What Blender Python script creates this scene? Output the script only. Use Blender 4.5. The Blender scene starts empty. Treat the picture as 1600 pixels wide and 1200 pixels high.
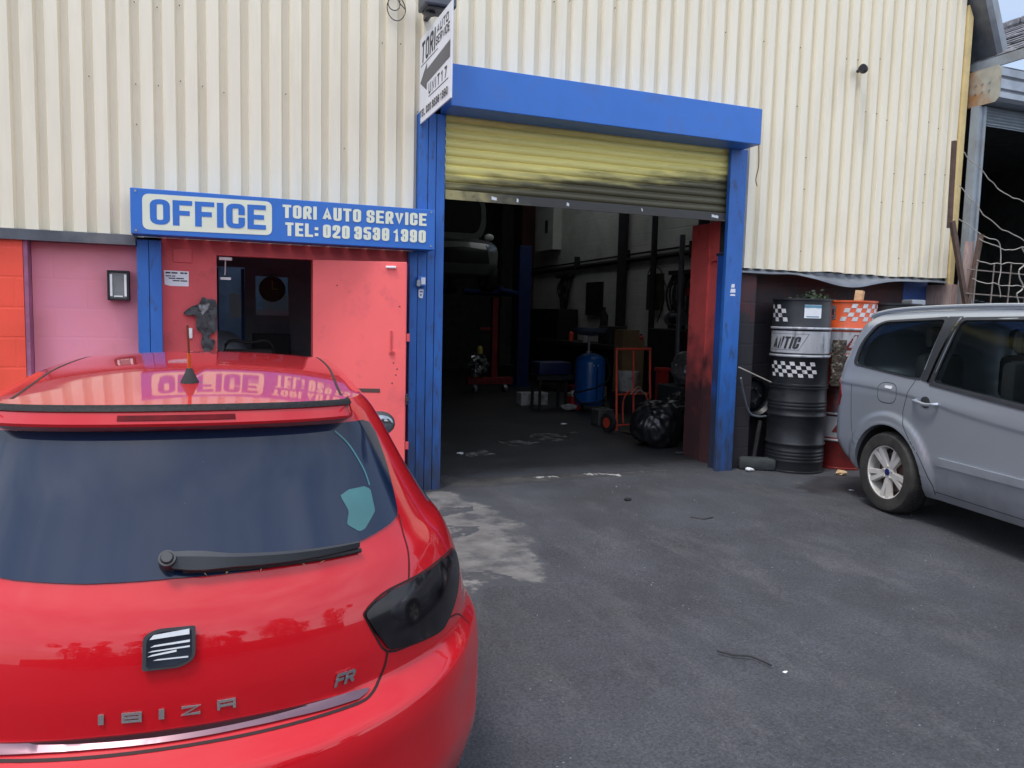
import bpy, bmesh, math, random
from mathutils import Vector, Matrix, noise
from mathutils.geometry import delaunay_2d_cdt
R = math.radians
random.seed(7)
S = bpy.context.scene
COL = S.collection
# ------------------------------------------------------------------ camera, sky, sun, exposure
def look(yaw, pitch, roll):
    y, p, r = R(yaw), R(pitch), R(roll)
    f = Vector((math.sin(y)*math.cos(p), math.cos(y)*math.cos(p), math.sin(p)))
    rt = Vector((math.cos(y), -math.sin(y), 0)); u = rt.cross(f)
    rt2 = rt*math.cos(r)+u*math.sin(r); u2 = u*math.cos(r)-rt*math.sin(r)
    return Matrix((rt2, u2, -f)).transposed().to_4x4()
cd = bpy.data.cameras.new('camera'); cam = bpy.data.objects.new('camera', cd); COL.objects.link(cam)
cd.sensor_width = 36; cd.lens = 27; cd.clip_start = 0.05; cd.clip_end = 500
cam.matrix_world = Matrix.Translation((0, -6.48, 1.58)) @ look(21.5, -5.2, 1.4)
S.camera = cam
SUN_EL, SUN_AZ = 68, 238            # azimuth clockwise from +y
w = bpy.data.worlds.new('World'); S.world = w; w.use_nodes = True
nt = w.node_tree; nt.nodes.clear()
sky = nt.nodes.new('ShaderNodeTexSky'); sky.sky_type = 'NISHITA'; sky.sun_disc = False
sky.sun_elevation = R(SUN_EL); sky.sun_rotation = R(SUN_AZ); sky.air_density = 1.2; sky.dust_density = 2.0
tc = nt.nodes.new('ShaderNodeTexCoord')
mp = nt.nodes.new('ShaderNodeMapping'); mp.inputs['Scale'].default_value = (1.1, 1.1, 3.0)
nz = nt.nodes.new('ShaderNodeTexNoise'); nz.inputs['Scale'].default_value = 1.6; nz.inputs['Detail'].default_value = 7
nz.inputs['Roughness'].default_value = .55
rp = nt.nodes.new('ShaderNodeValToRGB'); rp.color_ramp.elements[0].position = .36; rp.color_ramp.elements[1].position = .62
rp.color_ramp.elements[0].color = (.45, .45, .45, 1); rp.color_ramp.elements[1].color = (.97, .97, .97, 1)
mx = nt.nodes.new('ShaderNodeMix'); mx.data_type = 'RGBA'
nz2 = nt.nodes.new('ShaderNodeTexNoise'); nz2.inputs['Scale'].default_value = 2.7; nz2.inputs['Detail'].default_value = 5
rp2 = nt.nodes.new('ShaderNodeValToRGB'); rp2.color_ramp.elements[0].position = .3; rp2.color_ramp.elements[1].position = .7
rp2.color_ramp.elements[0].color = (5.2, 5.9, 7.2, 1); rp2.color_ramp.elements[1].color = (9.2, 9.6, 10.6, 1)
bg = nt.nodes.new('ShaderNodeBackground'); bg.inputs['Strength'].default_value = .1
wo = nt.nodes.new('ShaderNodeOutputWorld')
L = nt.links.new
vd = nt.nodes.new('ShaderNodeVectorMath'); vd.operation = 'DOT_PRODUCT'; vd.inputs[1].default_value = (math.sin(R(SUN_AZ-30)), math.cos(R(SUN_AZ-30)), .1)
vr = nt.nodes.new('ShaderNodeMapRange'); vr.interpolation_type = 'SMOOTHSTEP'; vr.inputs['From Min'].default_value = -.75; vr.inputs['From Max'].default_value = .15
vm = nt.nodes.new('ShaderNodeMix'); vm.data_type = 'RGBA'; vm.inputs[6].default_value = (3.0, 3.5, 4.5, 1)      # thinner, bluer cloud on the side away from the sun
L(tc.outputs['Generated'], vd.inputs[0]); L(vd.outputs['Value'], vr.inputs['Value']); L(vr.outputs[0], vm.inputs[0])
L(tc.outputs['Generated'], mp.inputs['Vector']); L(mp.outputs[0], nz.inputs['Vector']); L(mp.outputs[0], nz2.inputs['Vector'])
L(nz.outputs['Fac'], rp.inputs[0]); L(nz2.outputs['Fac'], rp2.inputs[0])
L(rp.outputs[0], mx.inputs[0]); L(sky.outputs[0], mx.inputs[6]); L(rp2.outputs[0], vm.inputs[7]); L(vm.outputs[2], mx.inputs[7])
L(mx.outputs[2], bg.inputs[0]); L(bg.outputs[0], wo.inputs[0])
sd = bpy.data.lights.new('sun', 'SUN'); sd.energy = 1.0; sd.angle = R(14); sd.color = (1, .95, .88)
sun = bpy.data.objects.new('sun', sd); COL.objects.link(sun)
_d = Vector((math.sin(R(SUN_AZ))*math.cos(R(SUN_EL)), math.cos(R(SUN_AZ))*math.cos(R(SUN_EL)), math.sin(R(SUN_EL))))
sun.rotation_euler = _d.to_track_quat('Z', 'Y').to_euler(); sun.location = _d*40
S.view_settings.view_transform = 'Standard'; S.view_settings.look = 'None'
S.view_settings.exposure = 1.12; S.view_settings.gamma = 1.0
S.render.engine = 'CYCLES'
S.cycles.max_bounces = 8; S.cycles.diffuse_bounces = 4; S.cycles.glossy_bounces = 4; S.cycles.transparent_max_bounces = 12
S.cycles.sample_clamp_indirect = 4; S.cycles.use_denoising = True
# ------------------------------------------------------------------ materials
def _n(nt, t, **k):
    n = nt.nodes.new(t)
    for a, v in k.items(): setattr(n, a, v)
    return n
def mat(name, col, rough=.6, metal=0, coat=0, var=.12, vs=6, dirt=None, dscale=2.0, dlo=.5, dhi=.75, bump=0, bs=40, stretch=(1, 1, 1), spec=.5, grad=None, fleck=None):
    """procedural paint: base colour with cloudy variation, optional dirt colour in noise-shaped stains,
    optional grad=(axis, from, to, colour, amount): grime that thickens along an axis with a ragged edge"""
    m = bpy.data.materials.new(name); m.use_nodes = True; t = m.node_tree
    b = t.nodes['Principled BSDF']; b.inputs['Roughness'].default_value = rough; b.inputs['Metallic'].default_value = metal
    b.inputs['Coat Weight'].default_value = coat; b.inputs['Coat Roughness'].default_value = .03
    b.inputs['Specular IOR Level'].default_value = spec
    tc = _n(t, 'ShaderNodeTexCoord'); mp = _n(t, 'ShaderNodeMapping'); mp.inputs['Scale'].default_value = stretch
    t.links.new(tc.outputs['Object'], mp.inputs['Vector'])
    cur = None
    n1 = _n(t, 'ShaderNodeTexNoise'); n1.inputs['Scale'].default_value = vs; n1.inputs['Detail'].default_value = 6
    t.links.new(mp.outputs[0], n1.inputs['Vector'])
    r1 = _n(t, 'ShaderNodeValToRGB'); r1.color_ramp.elements[0].position = .3; r1.color_ramp.elements[1].position = .7
    r1.color_ramp.elements[0].color = tuple(max(0, c*(1-var)) for c in col)+(1,)
    r1.color_ramp.elements[1].color = tuple(min(1, c*(1+var)) for c in col)+(1,)
    t.links.new(n1.outputs['Fac'], r1.inputs[0]); cur = r1.outputs[0]
    if dirt:
        n2 = _n(t, 'ShaderNodeTexNoise'); n2.inputs['Scale'].default_value = dscale; n2.inputs['Detail'].default_value = 8; n2.inputs['Roughness'].default_value = .65
        t.links.new(mp.outputs[0], n2.inputs['Vector'])
        r2 = _n(t, 'ShaderNodeMapRange'); r2.inputs['From Min'].default_value = dlo; r2.inputs['From Max'].default_value = dhi
        t.links.new(n2.outputs['Fac'], r2.inputs['Value'])
        x = _n(t, 'ShaderNodeMix', data_type='RGBA'); t.links.new(r2.outputs[0], x.inputs[0]); t.links.new(cur, x.inputs[6])
        x.inputs[7].default_value = tuple(dirt)+(1,); cur = x.outputs[2]
    if fleck:
        n4 = _n(t, 'ShaderNodeTexVoronoi'); n4.inputs['Scale'].default_value = fleck[1]
        t.links.new(tc.outputs['Object'], n4.inputs['Vector'])
        r4 = _n(t, 'ShaderNodeMapRange'); r4.inputs['From Min'].default_value = fleck[2]; r4.inputs['From Max'].default_value = fleck[2]*.6
        t.links.new(n4.outputs['Distance'], r4.inputs['Value'])
        x = _n(t, 'ShaderNodeMix', data_type='RGBA'); t.links.new(r4.outputs[0], x.inputs[0]); t.links.new(cur, x.inputs[6])
        x.inputs[7].default_value = tuple(fleck[0])+(1,); cur = x.outputs[2]
    for g in ([grad] if isinstance(grad, tuple) else (grad or [])):
        ax, a, z, gc, amt = g
        sp = _n(t, 'ShaderNodeVectorMath', operation='DOT_PRODUCT'); t.links.new(tc.outputs['Object'], sp.inputs[0]); sp.inputs[1].default_value = ax if isinstance(ax, tuple) else {'X': (1, 0, 0), 'Y': (0, 1, 0), 'Z': (0, 0, 1)}[ax]
        n3 = _n(t, 'ShaderNodeTexNoise'); n3.inputs['Scale'].default_value = 5; n3.inputs['Detail'].default_value = 8
        t.links.new(mp.outputs[0], n3.inputs['Vector'])
        ad = _n(t, 'ShaderNodeMath', operation='MULTIPLY_ADD'); t.links.new(n3.outputs['Fac'], ad.inputs[0]); ad.inputs[1].default_value = (z-a)*1.3
        sb = _n(t, 'ShaderNodeMath', operation='ADD'); t.links.new(sp.outputs['Value'], ad.inputs[2]); t.links.new(ad.outputs[0], sb.inputs[0]); sb.inputs[1].default_value = -(z-a)*.65
        mr = _n(t, 'ShaderNodeMapRange'); mr.interpolation_type = 'SMOOTHSTEP'; mr.inputs['From Min'].default_value = a; mr.inputs['From Max'].default_value = z
        mr.inputs['To Max'].default_value = amt
        t.links.new(sb.outputs[0], mr.inputs['Value'])
        x = _n(t, 'ShaderNodeMix', data_type='RGBA'); t.links.new(mr.outputs[0], x.inputs[0]); t.links.new(cur, x.inputs[6])
        x.inputs[7].default_value = tuple(gc)+(1,); cur = x.outputs[2]
    t.links.new(cur, b.inputs['Base Color'])
    if bump:
        nb = _n(t, 'ShaderNodeTexNoise'); nb.inputs['Scale'].default_value = bs; nb.inputs['Detail'].default_value = 6
        t.links.new(mp.outputs[0], nb.inputs['Vector'])
        bu = _n(t, 'ShaderNodeBump'); bu.inputs['Strength'].default_value = bump; bu.inputs['Distance'].default_value = .02
        t.links.new(nb.outputs['Fac'], bu.inputs['Height']); t.links.new(bu.outputs[0], b.inputs['Normal'])
    return m
def brick_mat(name, col, rough=.75, mort=.8, bump=.5, bw=.44, bh=.215, swap='XZ', dirt=None, grad=None, dlo=.5, dhi=.8, smooth=False):
    m = mat(name, col, rough, var=.12, vs=3, dirt=dirt, dscale=1.5, dlo=dlo, dhi=dhi, grad=grad)
    t = m.node_tree; b = t.nodes['Principled BSDF']
    tc = _n(t, 'ShaderNodeTexCoord'); sp = _n(t, 'ShaderNodeSeparateXYZ'); cb = _n(t, 'ShaderNodeCombineXYZ')
    t.links.new(tc.outputs['Object'], sp.inputs[0]); t.links.new(sp.outputs['XYZ'.index(swap[0])], cb.inputs[0]); t.links.new(sp.outputs['XYZ'.index(swap[1])], cb.inputs[1])
    br = _n(t, 'ShaderNodeTexBrick'); br.inputs['Scale'].default_value = 1; br.inputs['Brick Width'].default_value = bw; br.inputs['Row Height'].default_value = bh
    br.inputs['Mortar Size'].default_value = .012; br.inputs['Mortar Smooth'].default_value = .6
    t.links.new(cb.outputs[0], br.inputs['Vector'])
    iv = _n(t, 'ShaderNodeMath', operation='SUBTRACT'); iv.inputs[0].default_value = 1; t.links.new(br.outputs['Fac'], iv.inputs[1])
    nb = _n(t, 'ShaderNodeTexNoise'); nb.inputs['Scale'].default_value = 25; nb.inputs['Detail'].default_value = 5; t.links.new(tc.outputs['Object'], nb.inputs['Vector'])
    ad = _n(t, 'ShaderNodeMath', operation='MULTIPLY_ADD'); t.links.new(nb.outputs['Fac'], ad.inputs[0]); ad.inputs[1].default_value = .35; t.links.new(iv.outputs[0], ad.inputs[2])
    bu = _n(t, 'ShaderNodeBump'); bu.inputs['Strength'].default_value = bump; bu.inputs['Distance'].default_value = .008
    t.links.new(ad.outputs[0], bu.inputs['Height']); t.links.new(bu.outputs[0], b.inputs['Normal'])
    return m
def glass_mat(name, tint, refl=.03):
    m = bpy.data.materials.new(name); m.use_nodes = True; t = m.node_tree; t.nodes.clear()
    o = _n(t, 'ShaderNodeOutputMaterial'); tr = _n(t, 'ShaderNodeBsdfTransparent'); tr.inputs[0].default_value = tuple(tint)+(1,)
    gl = _n(t, 'ShaderNodeBsdfGlossy'); gl.inputs['Roughness'].default_value = refl; fr = _n(t, 'ShaderNodeFresnel'); fr.inputs[0].default_value = 1.5
    mx = _n(t, 'ShaderNodeMixShader'); t.links.new(fr.outputs[0], mx.inputs[0]); t.links.new(tr.outputs[0], mx.inputs[1]); t.links.new(gl.outputs[0], mx.inputs[2])
    t.links.new(mx.outputs[0], o.inputs[0]); return m
M = {}
M['cream'] = mat('cream_cladding_paint', (.80, .735, .585), .42, var=.04, vs=2.5, dirt=(.62, .55, .40), dscale=1.3, dlo=.54, dhi=.95, stretch=(5, 5, .5), bump=.03, bs=3)
M['yellow_trim'] = mat('yellowed_flashing_paint', (.70, .55, .27), .55, var=.1, dirt=(.4, .3, .15), dlo=.55, dhi=.8)
M['blue'] = mat('blue_paint', (.027, .155, .55), .42, var=.08, vs=3, dirt=(.05, .12, .36), dscale=3, dlo=.5, dhi=.8, bump=.02, bs=6)
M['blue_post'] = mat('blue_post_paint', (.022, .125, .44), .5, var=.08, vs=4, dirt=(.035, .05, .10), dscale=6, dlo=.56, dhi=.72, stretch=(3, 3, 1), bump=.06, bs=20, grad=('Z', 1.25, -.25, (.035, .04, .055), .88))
M['red_wall'] = mat('red_wall_paint', (.62, .085, .095), .6, var=.1, vs=3, dirt=(.35, .05, .06), dscale=5, dlo=.55, dhi=.8, bump=.08, bs=12)
M['red_door'] = mat('red_door_paint', (.90, .145, .145), .5, var=.06, vs=2, dirt=(.58, .09, .12), dscale=3.2, dlo=.55, dhi=.8, bump=.05, bs=7)
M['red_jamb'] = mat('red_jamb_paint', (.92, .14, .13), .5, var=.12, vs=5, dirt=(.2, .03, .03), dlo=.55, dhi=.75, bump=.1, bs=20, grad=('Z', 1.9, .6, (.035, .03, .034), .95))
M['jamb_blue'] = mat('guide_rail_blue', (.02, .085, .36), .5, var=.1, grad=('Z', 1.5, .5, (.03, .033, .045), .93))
M['pink'] = brick_mat('pink_wall_paint', (.84, .29, .36), .6, bump=.12, bw=.44, bh=.22, dirt=(.72, .27, .40), dlo=.45, dhi=.75)
M['orange'] = brick_mat('orange_wall_paint', (.92, .09, .05), .6, bump=.2, bw=.44, bh=.22, dirt=(.55, .035, .03))
M['purple'] = mat('purple_reveal_paint', (.34, .12, .22), .7, var=.2, bump=.3, bs=15, dirt=(.2, .09, .14))
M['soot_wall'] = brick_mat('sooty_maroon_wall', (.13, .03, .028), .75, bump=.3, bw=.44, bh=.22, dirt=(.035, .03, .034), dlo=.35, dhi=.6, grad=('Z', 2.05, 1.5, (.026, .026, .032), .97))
M['blue_pier'] = mat('blue_pier_paint', (.05, .11, .36), .6, var=.1, dirt=(.04, .05, .12))
M['lead'] = mat('grey_lead', (.17, .19, .22), .5, metal=.3, var=.15, bump=.1, bs=8)
M['dark_flash'] = mat('dark_grey_flashing', (.09, .10, .12), .45, metal=.2, var=.2, dirt=(.2, .2, .2))
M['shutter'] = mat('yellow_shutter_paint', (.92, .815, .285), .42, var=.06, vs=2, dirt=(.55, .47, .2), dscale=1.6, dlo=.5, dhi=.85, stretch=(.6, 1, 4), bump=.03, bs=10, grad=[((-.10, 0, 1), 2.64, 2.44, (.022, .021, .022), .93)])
M['shutter_rail'] = mat('sooty_shutter_rail', (.42, .36, .16), .5, var=.15, dirt=(.05, .045, .04), dscale=8, grad=[('X', 2.0, 2.75, (.03, .03, .033), .97)])
M['black'] = mat('matt_black', (.014, .014, .016), .6, var=.25)
M['soot'] = mat('soot_dark', (.02, .02, .023), .8, var=.3)
M['rubber'] = mat('black_rubber', (.022, .022, .023), .75, var=.3, vs=12, bump=.1, bs=60)
M['tyre'] = mat('tyre_rubber', (.028, .027, .026), .8, var=.25, vs=9, dirt=(.075, .068, .06), dscale=5, dlo=.45, dhi=.8)
M['chrome'] = mat('chrome', (.75, .76, .78), .12, metal=1, var=.03)
M['alloy'] = mat('alloy_wheel_silver', (.74, .72, .69), .35, metal=.35, var=.08, dirt=(.40, .35, .30), dscale=8, dlo=.5, dhi=.8)
M['steel'] = mat('galvanised_steel', (.33, .36, .40), .42, metal=.7, var=.12, vs=8)
M['grey_col'] = mat('grey_painted_steel', (.27, .31, .35), .5, metal=.2, var=.12, dirt=(.2, .2, .2))
M['rust'] = mat('rusty_steel_plate', (.36, .35, .30), .6, metal=.2, var=.15, dirt=(.34, .17, .07), dscale=3.5, dlo=.42, dhi=.62, bump=.15, bs=18)
M['rust_post'] = mat('brown_rust_post', (.09, .055, .042), .75, var=.3, vs=12, bump=.3, bs=40)
M['wood'] = mat('raw_timber', (.52, .36, .2), .7, var=.2, vs=10, stretch=(1, 1, 6))
M['plank'] = mat('weathered_plank', (.42, .3, .27), .8, var=.2, vs=8, stretch=(6, 6, 1))
M['wire'] = mat('pale_wire', (.40, .37, .33), .6, var=.2)
M['mesh_wire'] = mat('grey_mesh_wire', (.22, .18, .16), .6, metal=.3, var=.2)
M['white'] = mat('white_plastic', (.78, .79, .8), .4, var=.05)
M['paper'] = mat('white_paper', (.72, .74, .78), .7, var=.05)
M['ink'] = mat('printed_ink', (.03, .03, .035), .6, var=.1)
M['ink_grey'] = mat('faded_arrow_ink', (.115, .115, .125), .6, var=.12)
M['sign_white'] = mat('sign_face_white', (.72, .74, .80), .35, var=.04, dirt=(.55, .55, .58), dlo=.6, dhi=.9)
M['sign_cream'] = mat('sign_cream_vinyl', (.72, .76, .62), .4, var=.04)
M['asphalt'] = None
M['lens'] = mat('lamp_lens', (.20, .20, .2), .15, var=.25, vs=10)
# ------------------------------------------------------------------ mesh helpers
class MB:
    def __init__(s): s.bm = bmesh.new(); s.smooth = False
    def quad(s, *p, mi=0):
        f = s.bm.faces.new([s.bm.verts.new(q) for q in p]); f.material_index = mi; return s
    def poly(s, pts): s.bm.faces.new([s.bm.verts.new(q) for q in pts]); return s
    def box(s, x0, y0, z0, x1, y1, z1, mx=None, bev=0):
        r = bmesh.ops.create_cube(s.bm, size=1, matrix=Matrix.Translation(((x0+x1)/2, (y0+y1)/2, (z0+z1)/2)) @ Matrix.Diagonal((abs(x1-x0), abs(y1-y0), abs(z1-z0), 1)))
        vs = r['verts']
        if bev:
            es = list({e for v in vs for e in v.link_edges}); rr = bmesh.ops.bevel(s.bm, geom=es, offset=bev, segments=2, affect='EDGES', profile=.5)
            vs = list({v for f in rr['faces'] for v in f.verts} | {v for v in vs if v.is_valid})
        if mx: bmesh.ops.transform(s.bm, matrix=mx, verts=vs)
        return s
    def cyl(s, p, q, r, r2=None, n=20, cap=True):
        p, q = Vector(p), Vector(q); d = q-p; mx = Matrix.Translation((p+q)/2) @ d.to_track_quat('Z', 'Y').to_matrix().to_4x4()
        bmesh.ops.create_cone(s.bm, segments=n, cap_ends=cap, radius1=r, radius2=r if r2 is None else r2, depth=d.length, matrix=mx); return s
    def ball(s, c, r, sc=(1, 1, 1), n=14, mx=None):
        m = Matrix.Translation(c) @ (mx or Matrix()) @ Matrix.Diagonal((r*sc[0], r*sc[1], r*sc[2], 1))
        bmesh.ops.create_uvsphere(s.bm, u_segments=n*2, v_segments=n, radius=1, matrix=m); return s
    def lathe(s, prof, c=(0, 0, 0), n=40, mx=None, cap=True):
        rows = []
        for r, h in prof:
            row = []
            for i in range(n):
                a = 2*math.pi*i/n
                v = Vector((r*math.cos(a), r*math.sin(a), h))
                if mx: v = mx @ v
                row.append(s.bm.verts.new(v+Vector(c)))
            rows.append(row)
        for a, b in zip(rows, rows[1:]):
            for i in range(n): s.bm.faces.new((a[i], a[(i+1) % n], b[(i+1) % n], b[i]))
        if cap and prof[0][0] > 1e-6: s.bm.faces.new(rows[0][::-1])
        if cap and prof[-1][0] > 1e-6: s.bm.faces.new(rows[-1])
        return s
    def tube(s, pts, r, n=8, closed=False):
        pts = [Vector(p) for p in pts]; rows = []; N = len(pts)
        up = Vector((0, 0, 1))
        for i, p in enumerate(pts):
            a = pts[(i-1) % N] if (closed or i) else p; b = pts[(i+1) % N] if (closed or i < N-1) else p
            d = (b-a).normalized(); k = up if abs(d.dot(up)) < .95 else Vector((1, 0, 0))
            u = d.cross(k).normalized(); v = d.cross(u)
            rr = r[i] if isinstance(r, (list, tuple)) else r
            rows.append([s.bm.verts.new(p+(u*math.cos(t)+v*math.sin(t))*rr) for t in [2*math.pi*j/n for j in range(n)]])
        for i in range(N if closed else N-1):
            a, b = rows[i], rows[(i+1) % N]
            for j in range(n): s.bm.faces.new((a[j], a[(j+1) % n], b[(j+1) % n], b[j]))
        if not closed: s.bm.faces.new(rows[0][::-1]); s.bm.faces.new(rows[-1])
        return s
    def grid(s, fn, nu, nv, wrap=False):
        g = [[s.bm.verts.new(fn(i/(nu-1) if not wrap else i/nu, j/(nv-1))) for j in range(nv)] for i in range(nu)]
        for i in range(nu if wrap else nu-1):
            for j in range(nv-1):
                s.bm.faces.new((g[i][j], g[(i+1) % nu][j], g[(i+1) % nu][j+1], g[i][j+1]))
        return s
    def prism(s, pts, ext):
        ext = Vector(ext); a = [s.bm.verts.new(p) for p in pts]; b = [s.bm.verts.new(Vector(p)+ext) for p in pts]; n = len(a)
        s.bm.faces.new(a); s.bm.faces.new(b[::-1])
        for i in range(n): s.bm.faces.new((a[i], b[i], b[(i+1) % n], a[(i+1) % n]))
        return s
    def done(s, name, m, parent=None, smooth=False, angle=35):
        bmesh.ops.recalc_face_normals(s.bm, faces=s.bm.faces)
        me = bpy.data.meshes.new(name); s.bm.to_mesh(me); s.bm.free()
        for k in (m if isinstance(m, (list, tuple)) else [m]): me.materials.append(k)
        if smooth:
            for p in me.polygons: p.use_smooth = True
            me.set_sharp_from_angle(angle=R(angle))
        o = bpy.data.objects.new(name, me); COL.objects.link(o)
        if parent: o.parent = parent
        return o
def thing(name, label, cat, loc=(0, 0, 0), rz=0, group=None):
    o = bpy.data.objects.new(name, None); COL.objects.link(o); o.location = loc; o.rotation_euler = (0, 0, rz)
    o['label'] = label; o['category'] = cat
    if group: o['group'] = group
    return o
def tag(o, label, cat, group=None):
    o['label'] = label; o['category'] = cat
    if group: o['group'] = group
    return o
def struct(o): o['kind'] = 'structure'; return o
def dup(root, loc, rz=0, label=None, group=None):
    r = root.copy(); COL.objects.link(r); r.location = loc; r.rotation_euler = (0, 0, rz)
    if label: r['label'] = label
    if group: r['group'] = group
    for ch in list(root.children):
        c = ch.copy(); COL.objects.link(c); c.parent = r
        for g in list(ch.children):
            d = g.copy(); COL.objects.link(d); d.parent = c
    return r
def cr(pts, n=8, closed=False):
    """Catmull-Rom through points"""
    P = [Vector(p) for p in pts]; out = []; N = len(P)
    rng = range(N) if closed else range(N-1)
    for i in rng:
        a = P[(i-1) % N] if (closed or i) else P[0]; b = P[i]; c = P[(i+1) % N]; d = P[(i+2) % N] if (closed or i < N-2) else P[-1]
        for k in range(n):
            t = k/n
            out.append(.5*((2*b)+(c-a)*t+(2*a-5*b+4*c-d)*t*t+(3*b-a-3*c+d)*t**3))
    if not closed: out.append(P[-1])
    return out
def roundpoly(pts, r, n=5):
    """round the corners of a 2D polygon"""
    out = []; N = len(pts)
    for i in range(N):
        p, a, b = Vector(pts[i]), Vector(pts[i-1]), Vector(pts[(i+1) % N]); rr = r[i] if isinstance(r, (list, tuple)) else r
        if rr <= 0: out.append(p); continue
        u, v = (a-p), (b-p); k = min(rr, u.length*.45, v.length*.45); u = p+u.normalized()*k; v = p+v.normalized()*k
        for j in range(n+1):
            t = j/n; out.append(u*(1-t)**2+p*2*t*(1-t)+v*t*t)
    return out
# ------------------------------------------------------------------ lettering (stroke font)
O_ = [(0, 0), (1, 0), (1, 1), (0, 1)]
GL = {'O': [(1, 1, O_)], '0': [(1, 1, O_)], 'C': [(0, 1, [(1, .68), (1, 1), (0, 1), (0, 0), (1, 0), (1, .32)])],
      'F': [(0, 0, [(0, 0), (0, 1), (1, 1)]), (0, 0, [(0, .5), (.8, .5)])], 'E': [(0, 0, [(1, 1), (0, 1), (0, 0), (1, 0)]), (0, 0, [(0, .5), (.85, .5)])],
      'I': [(0, 0, [(0, 0), (0, 1)])], 'T': [(0, 0, [(0, 1), (1, 1)]), (0, 0, [(.5, 0), (.5, 1)])],
      'R': [(0, 1, [(0, 0), (0, 1), (1, 1), (1, .48), (0, .48)]), (0, 0, [(.55, .48), (1, 0)])], 'A': [(0, 0, [(0, 0), (.5, 1), (1, 0)]), (0, 0, [(.25, .25), (.75, .25)])],
      'U': [(0, 1, [(0, 1), (0, 0), (1, 0), (1, 1)])], 'S': [(0, 1, [(1, .74), (1, 1), (0, 1), (0, .54), (1, .46), (1, 0), (0, 0), (0, .26)])],
      'V': [(0, 0, [(0, 1), (.5, 0), (1, 1)])], 'L': [(0, 0, [(0, 1), (0, 0), (1, 0)])], 'N': [(0, 0, [(0, 0), (0, 1), (1, 0), (1, 1)])],
      'B': [(1, 0, O_), (0, 0, [(0, .5), (1, .5)])], 'Z': [(0, 0, [(0, 1), (1, 1), (0, 0), (1, 0)])], 'a': [(0, 0, [(0, 0), (0, 1), (1, 1), (1, 0)]), (0, 0, [(0, .4), (1, .4)])],
      '1': [(0, 0, [(0, .8), (.6, 1), (.6, 0)])], '2': [(0, 1, [(0, .72), (0, 1), (1, 1), (1, .55), (0, .14), (0, 0), (1, 0)])],
      '3': [(0, 1, [(0, .75), (0, 1), (1, 1), (1, .5), (.35, .5)]), (0, 1, [(1, .52), (1, 0), (0, 0), (0, .25)])],
      '5': [(0, 1, [(1, 1), (0, 1), (0, .58), (1, .6), (1, 0), (0, 0), (0, .25)])], '7': [(0, 0, [(0, 1), (1, 1), (.35, 0)])],
      '8': [(1, 1, O_), (0, 0, [(0, .5), (1, .5)])], '9': [(0, 1, [(1, .45), (0, .45), (0, 1), (1, 1), (1, 0), (0, 0), (0, .22)])],
      ':': [(0, 0, [(0, .12), (0, .16)]), (0, 0, [(0, .66), (0, .70)])]}
def text(mb, s, o, right, up, h, width, T, gw=.62, gap=.12, space=.45, shear=0, lift=.0002, B=None):
    """lay the string s on the plane (o, right, up) as ribbons; T = stem width / height, B = bar height / height"""
    o, right, up = Vector(o), Vector(right).normalized(), Vector(up).normalized(); nrm = right.cross(up)
    B = B or T; sq = B/T; th = T*h; H = h/sq; n = 0
    nar = lambda ch: ch in 'I:'
    wt = lambda ch: .78 if ch == '1' else (1.12 if ch in 'AV' else 1)
    tot = 0; fix = 0
    for i, ch in enumerate(s):
        if ch == ' ': tot += space; continue
        if nar(ch): fix += th
        else: tot += gw*wt(ch)
        if i < len(s)-1 and s[i+1] != ' ': tot += gap
    k = (width-fix)/tot if tot > 0 else 1
    x = 0
    for i, ch in enumerate(s):
        if ch == ' ': x += space*k; continue
        wd = th if nar(ch) else gw*wt(ch)*k
        for closed, rnd, pts in GL[ch]:
            P = [Vector((x+th/2+u*max(wd-th, 0), th/2+v*(H-th))) for u, v in pts]
            if rnd: Q = roundpoly(P, th*.95, 4) if closed else [P[0]]+roundpoly(P, [0]+[th*.9]*(len(P)-2)+[0], 4)[1:-1]+[P[-1]]
            else: Q = P
            N = len(Q); lf = []; rg = []
            for j in range(N):
                a = Q[j-1] if (closed or j) else None; c = Q[(j+1) % N] if (closed or j < N-1) else None
                d1 = (Q[j]-a).normalized() if a is not None and (Q[j]-a).length > 1e-9 else None
                d2 = (c-Q[j]).normalized() if c is not None and (c-Q[j]).length > 1e-9 else None
                d1 = d1 or d2; d2 = d2 or d1; p = Q[j]
                if not closed and j == 0: p = p-d2*th/2*(1 if ch not in 'AV' else .0)
                if not closed and j == N-1: p = p+d1*th/2*(1 if ch not in 'AV' else .0)
                n1 = Vector((-d1.y, d1.x)); n2 = Vector((-d2.y, d2.x)); m = n1+n2
                m = m.normalized() if m.length > 1e-6 else n1; q = th/2/max(.62, m.dot(n1))
                lf.append(p+m*q); rg.append(p-m*q)
            n += 1
            W3 = lambda q, k: o+right*(q.x+shear*q.y*sq)+up*max(0, min(h, q.y*sq))+nrm*(.001+lift*n+.00002*k)
            lv = [mb.bm.verts.new(W3(q, k2)) for k2, q in enumerate(lf)]; rv = [mb.bm.verts.new(W3(q, k2)) for k2, q in enumerate(rg)]
            for j in range(N if closed else N-1):
                f = (lv[j], rv[j], rv[(j+1) % N], lv[(j+1) % N]); mb.bm.faces.new(f)
        x += wd+(gap*k if i < len(s)-1 and s[i+1] != ' ' else 0)
    return mb
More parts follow.
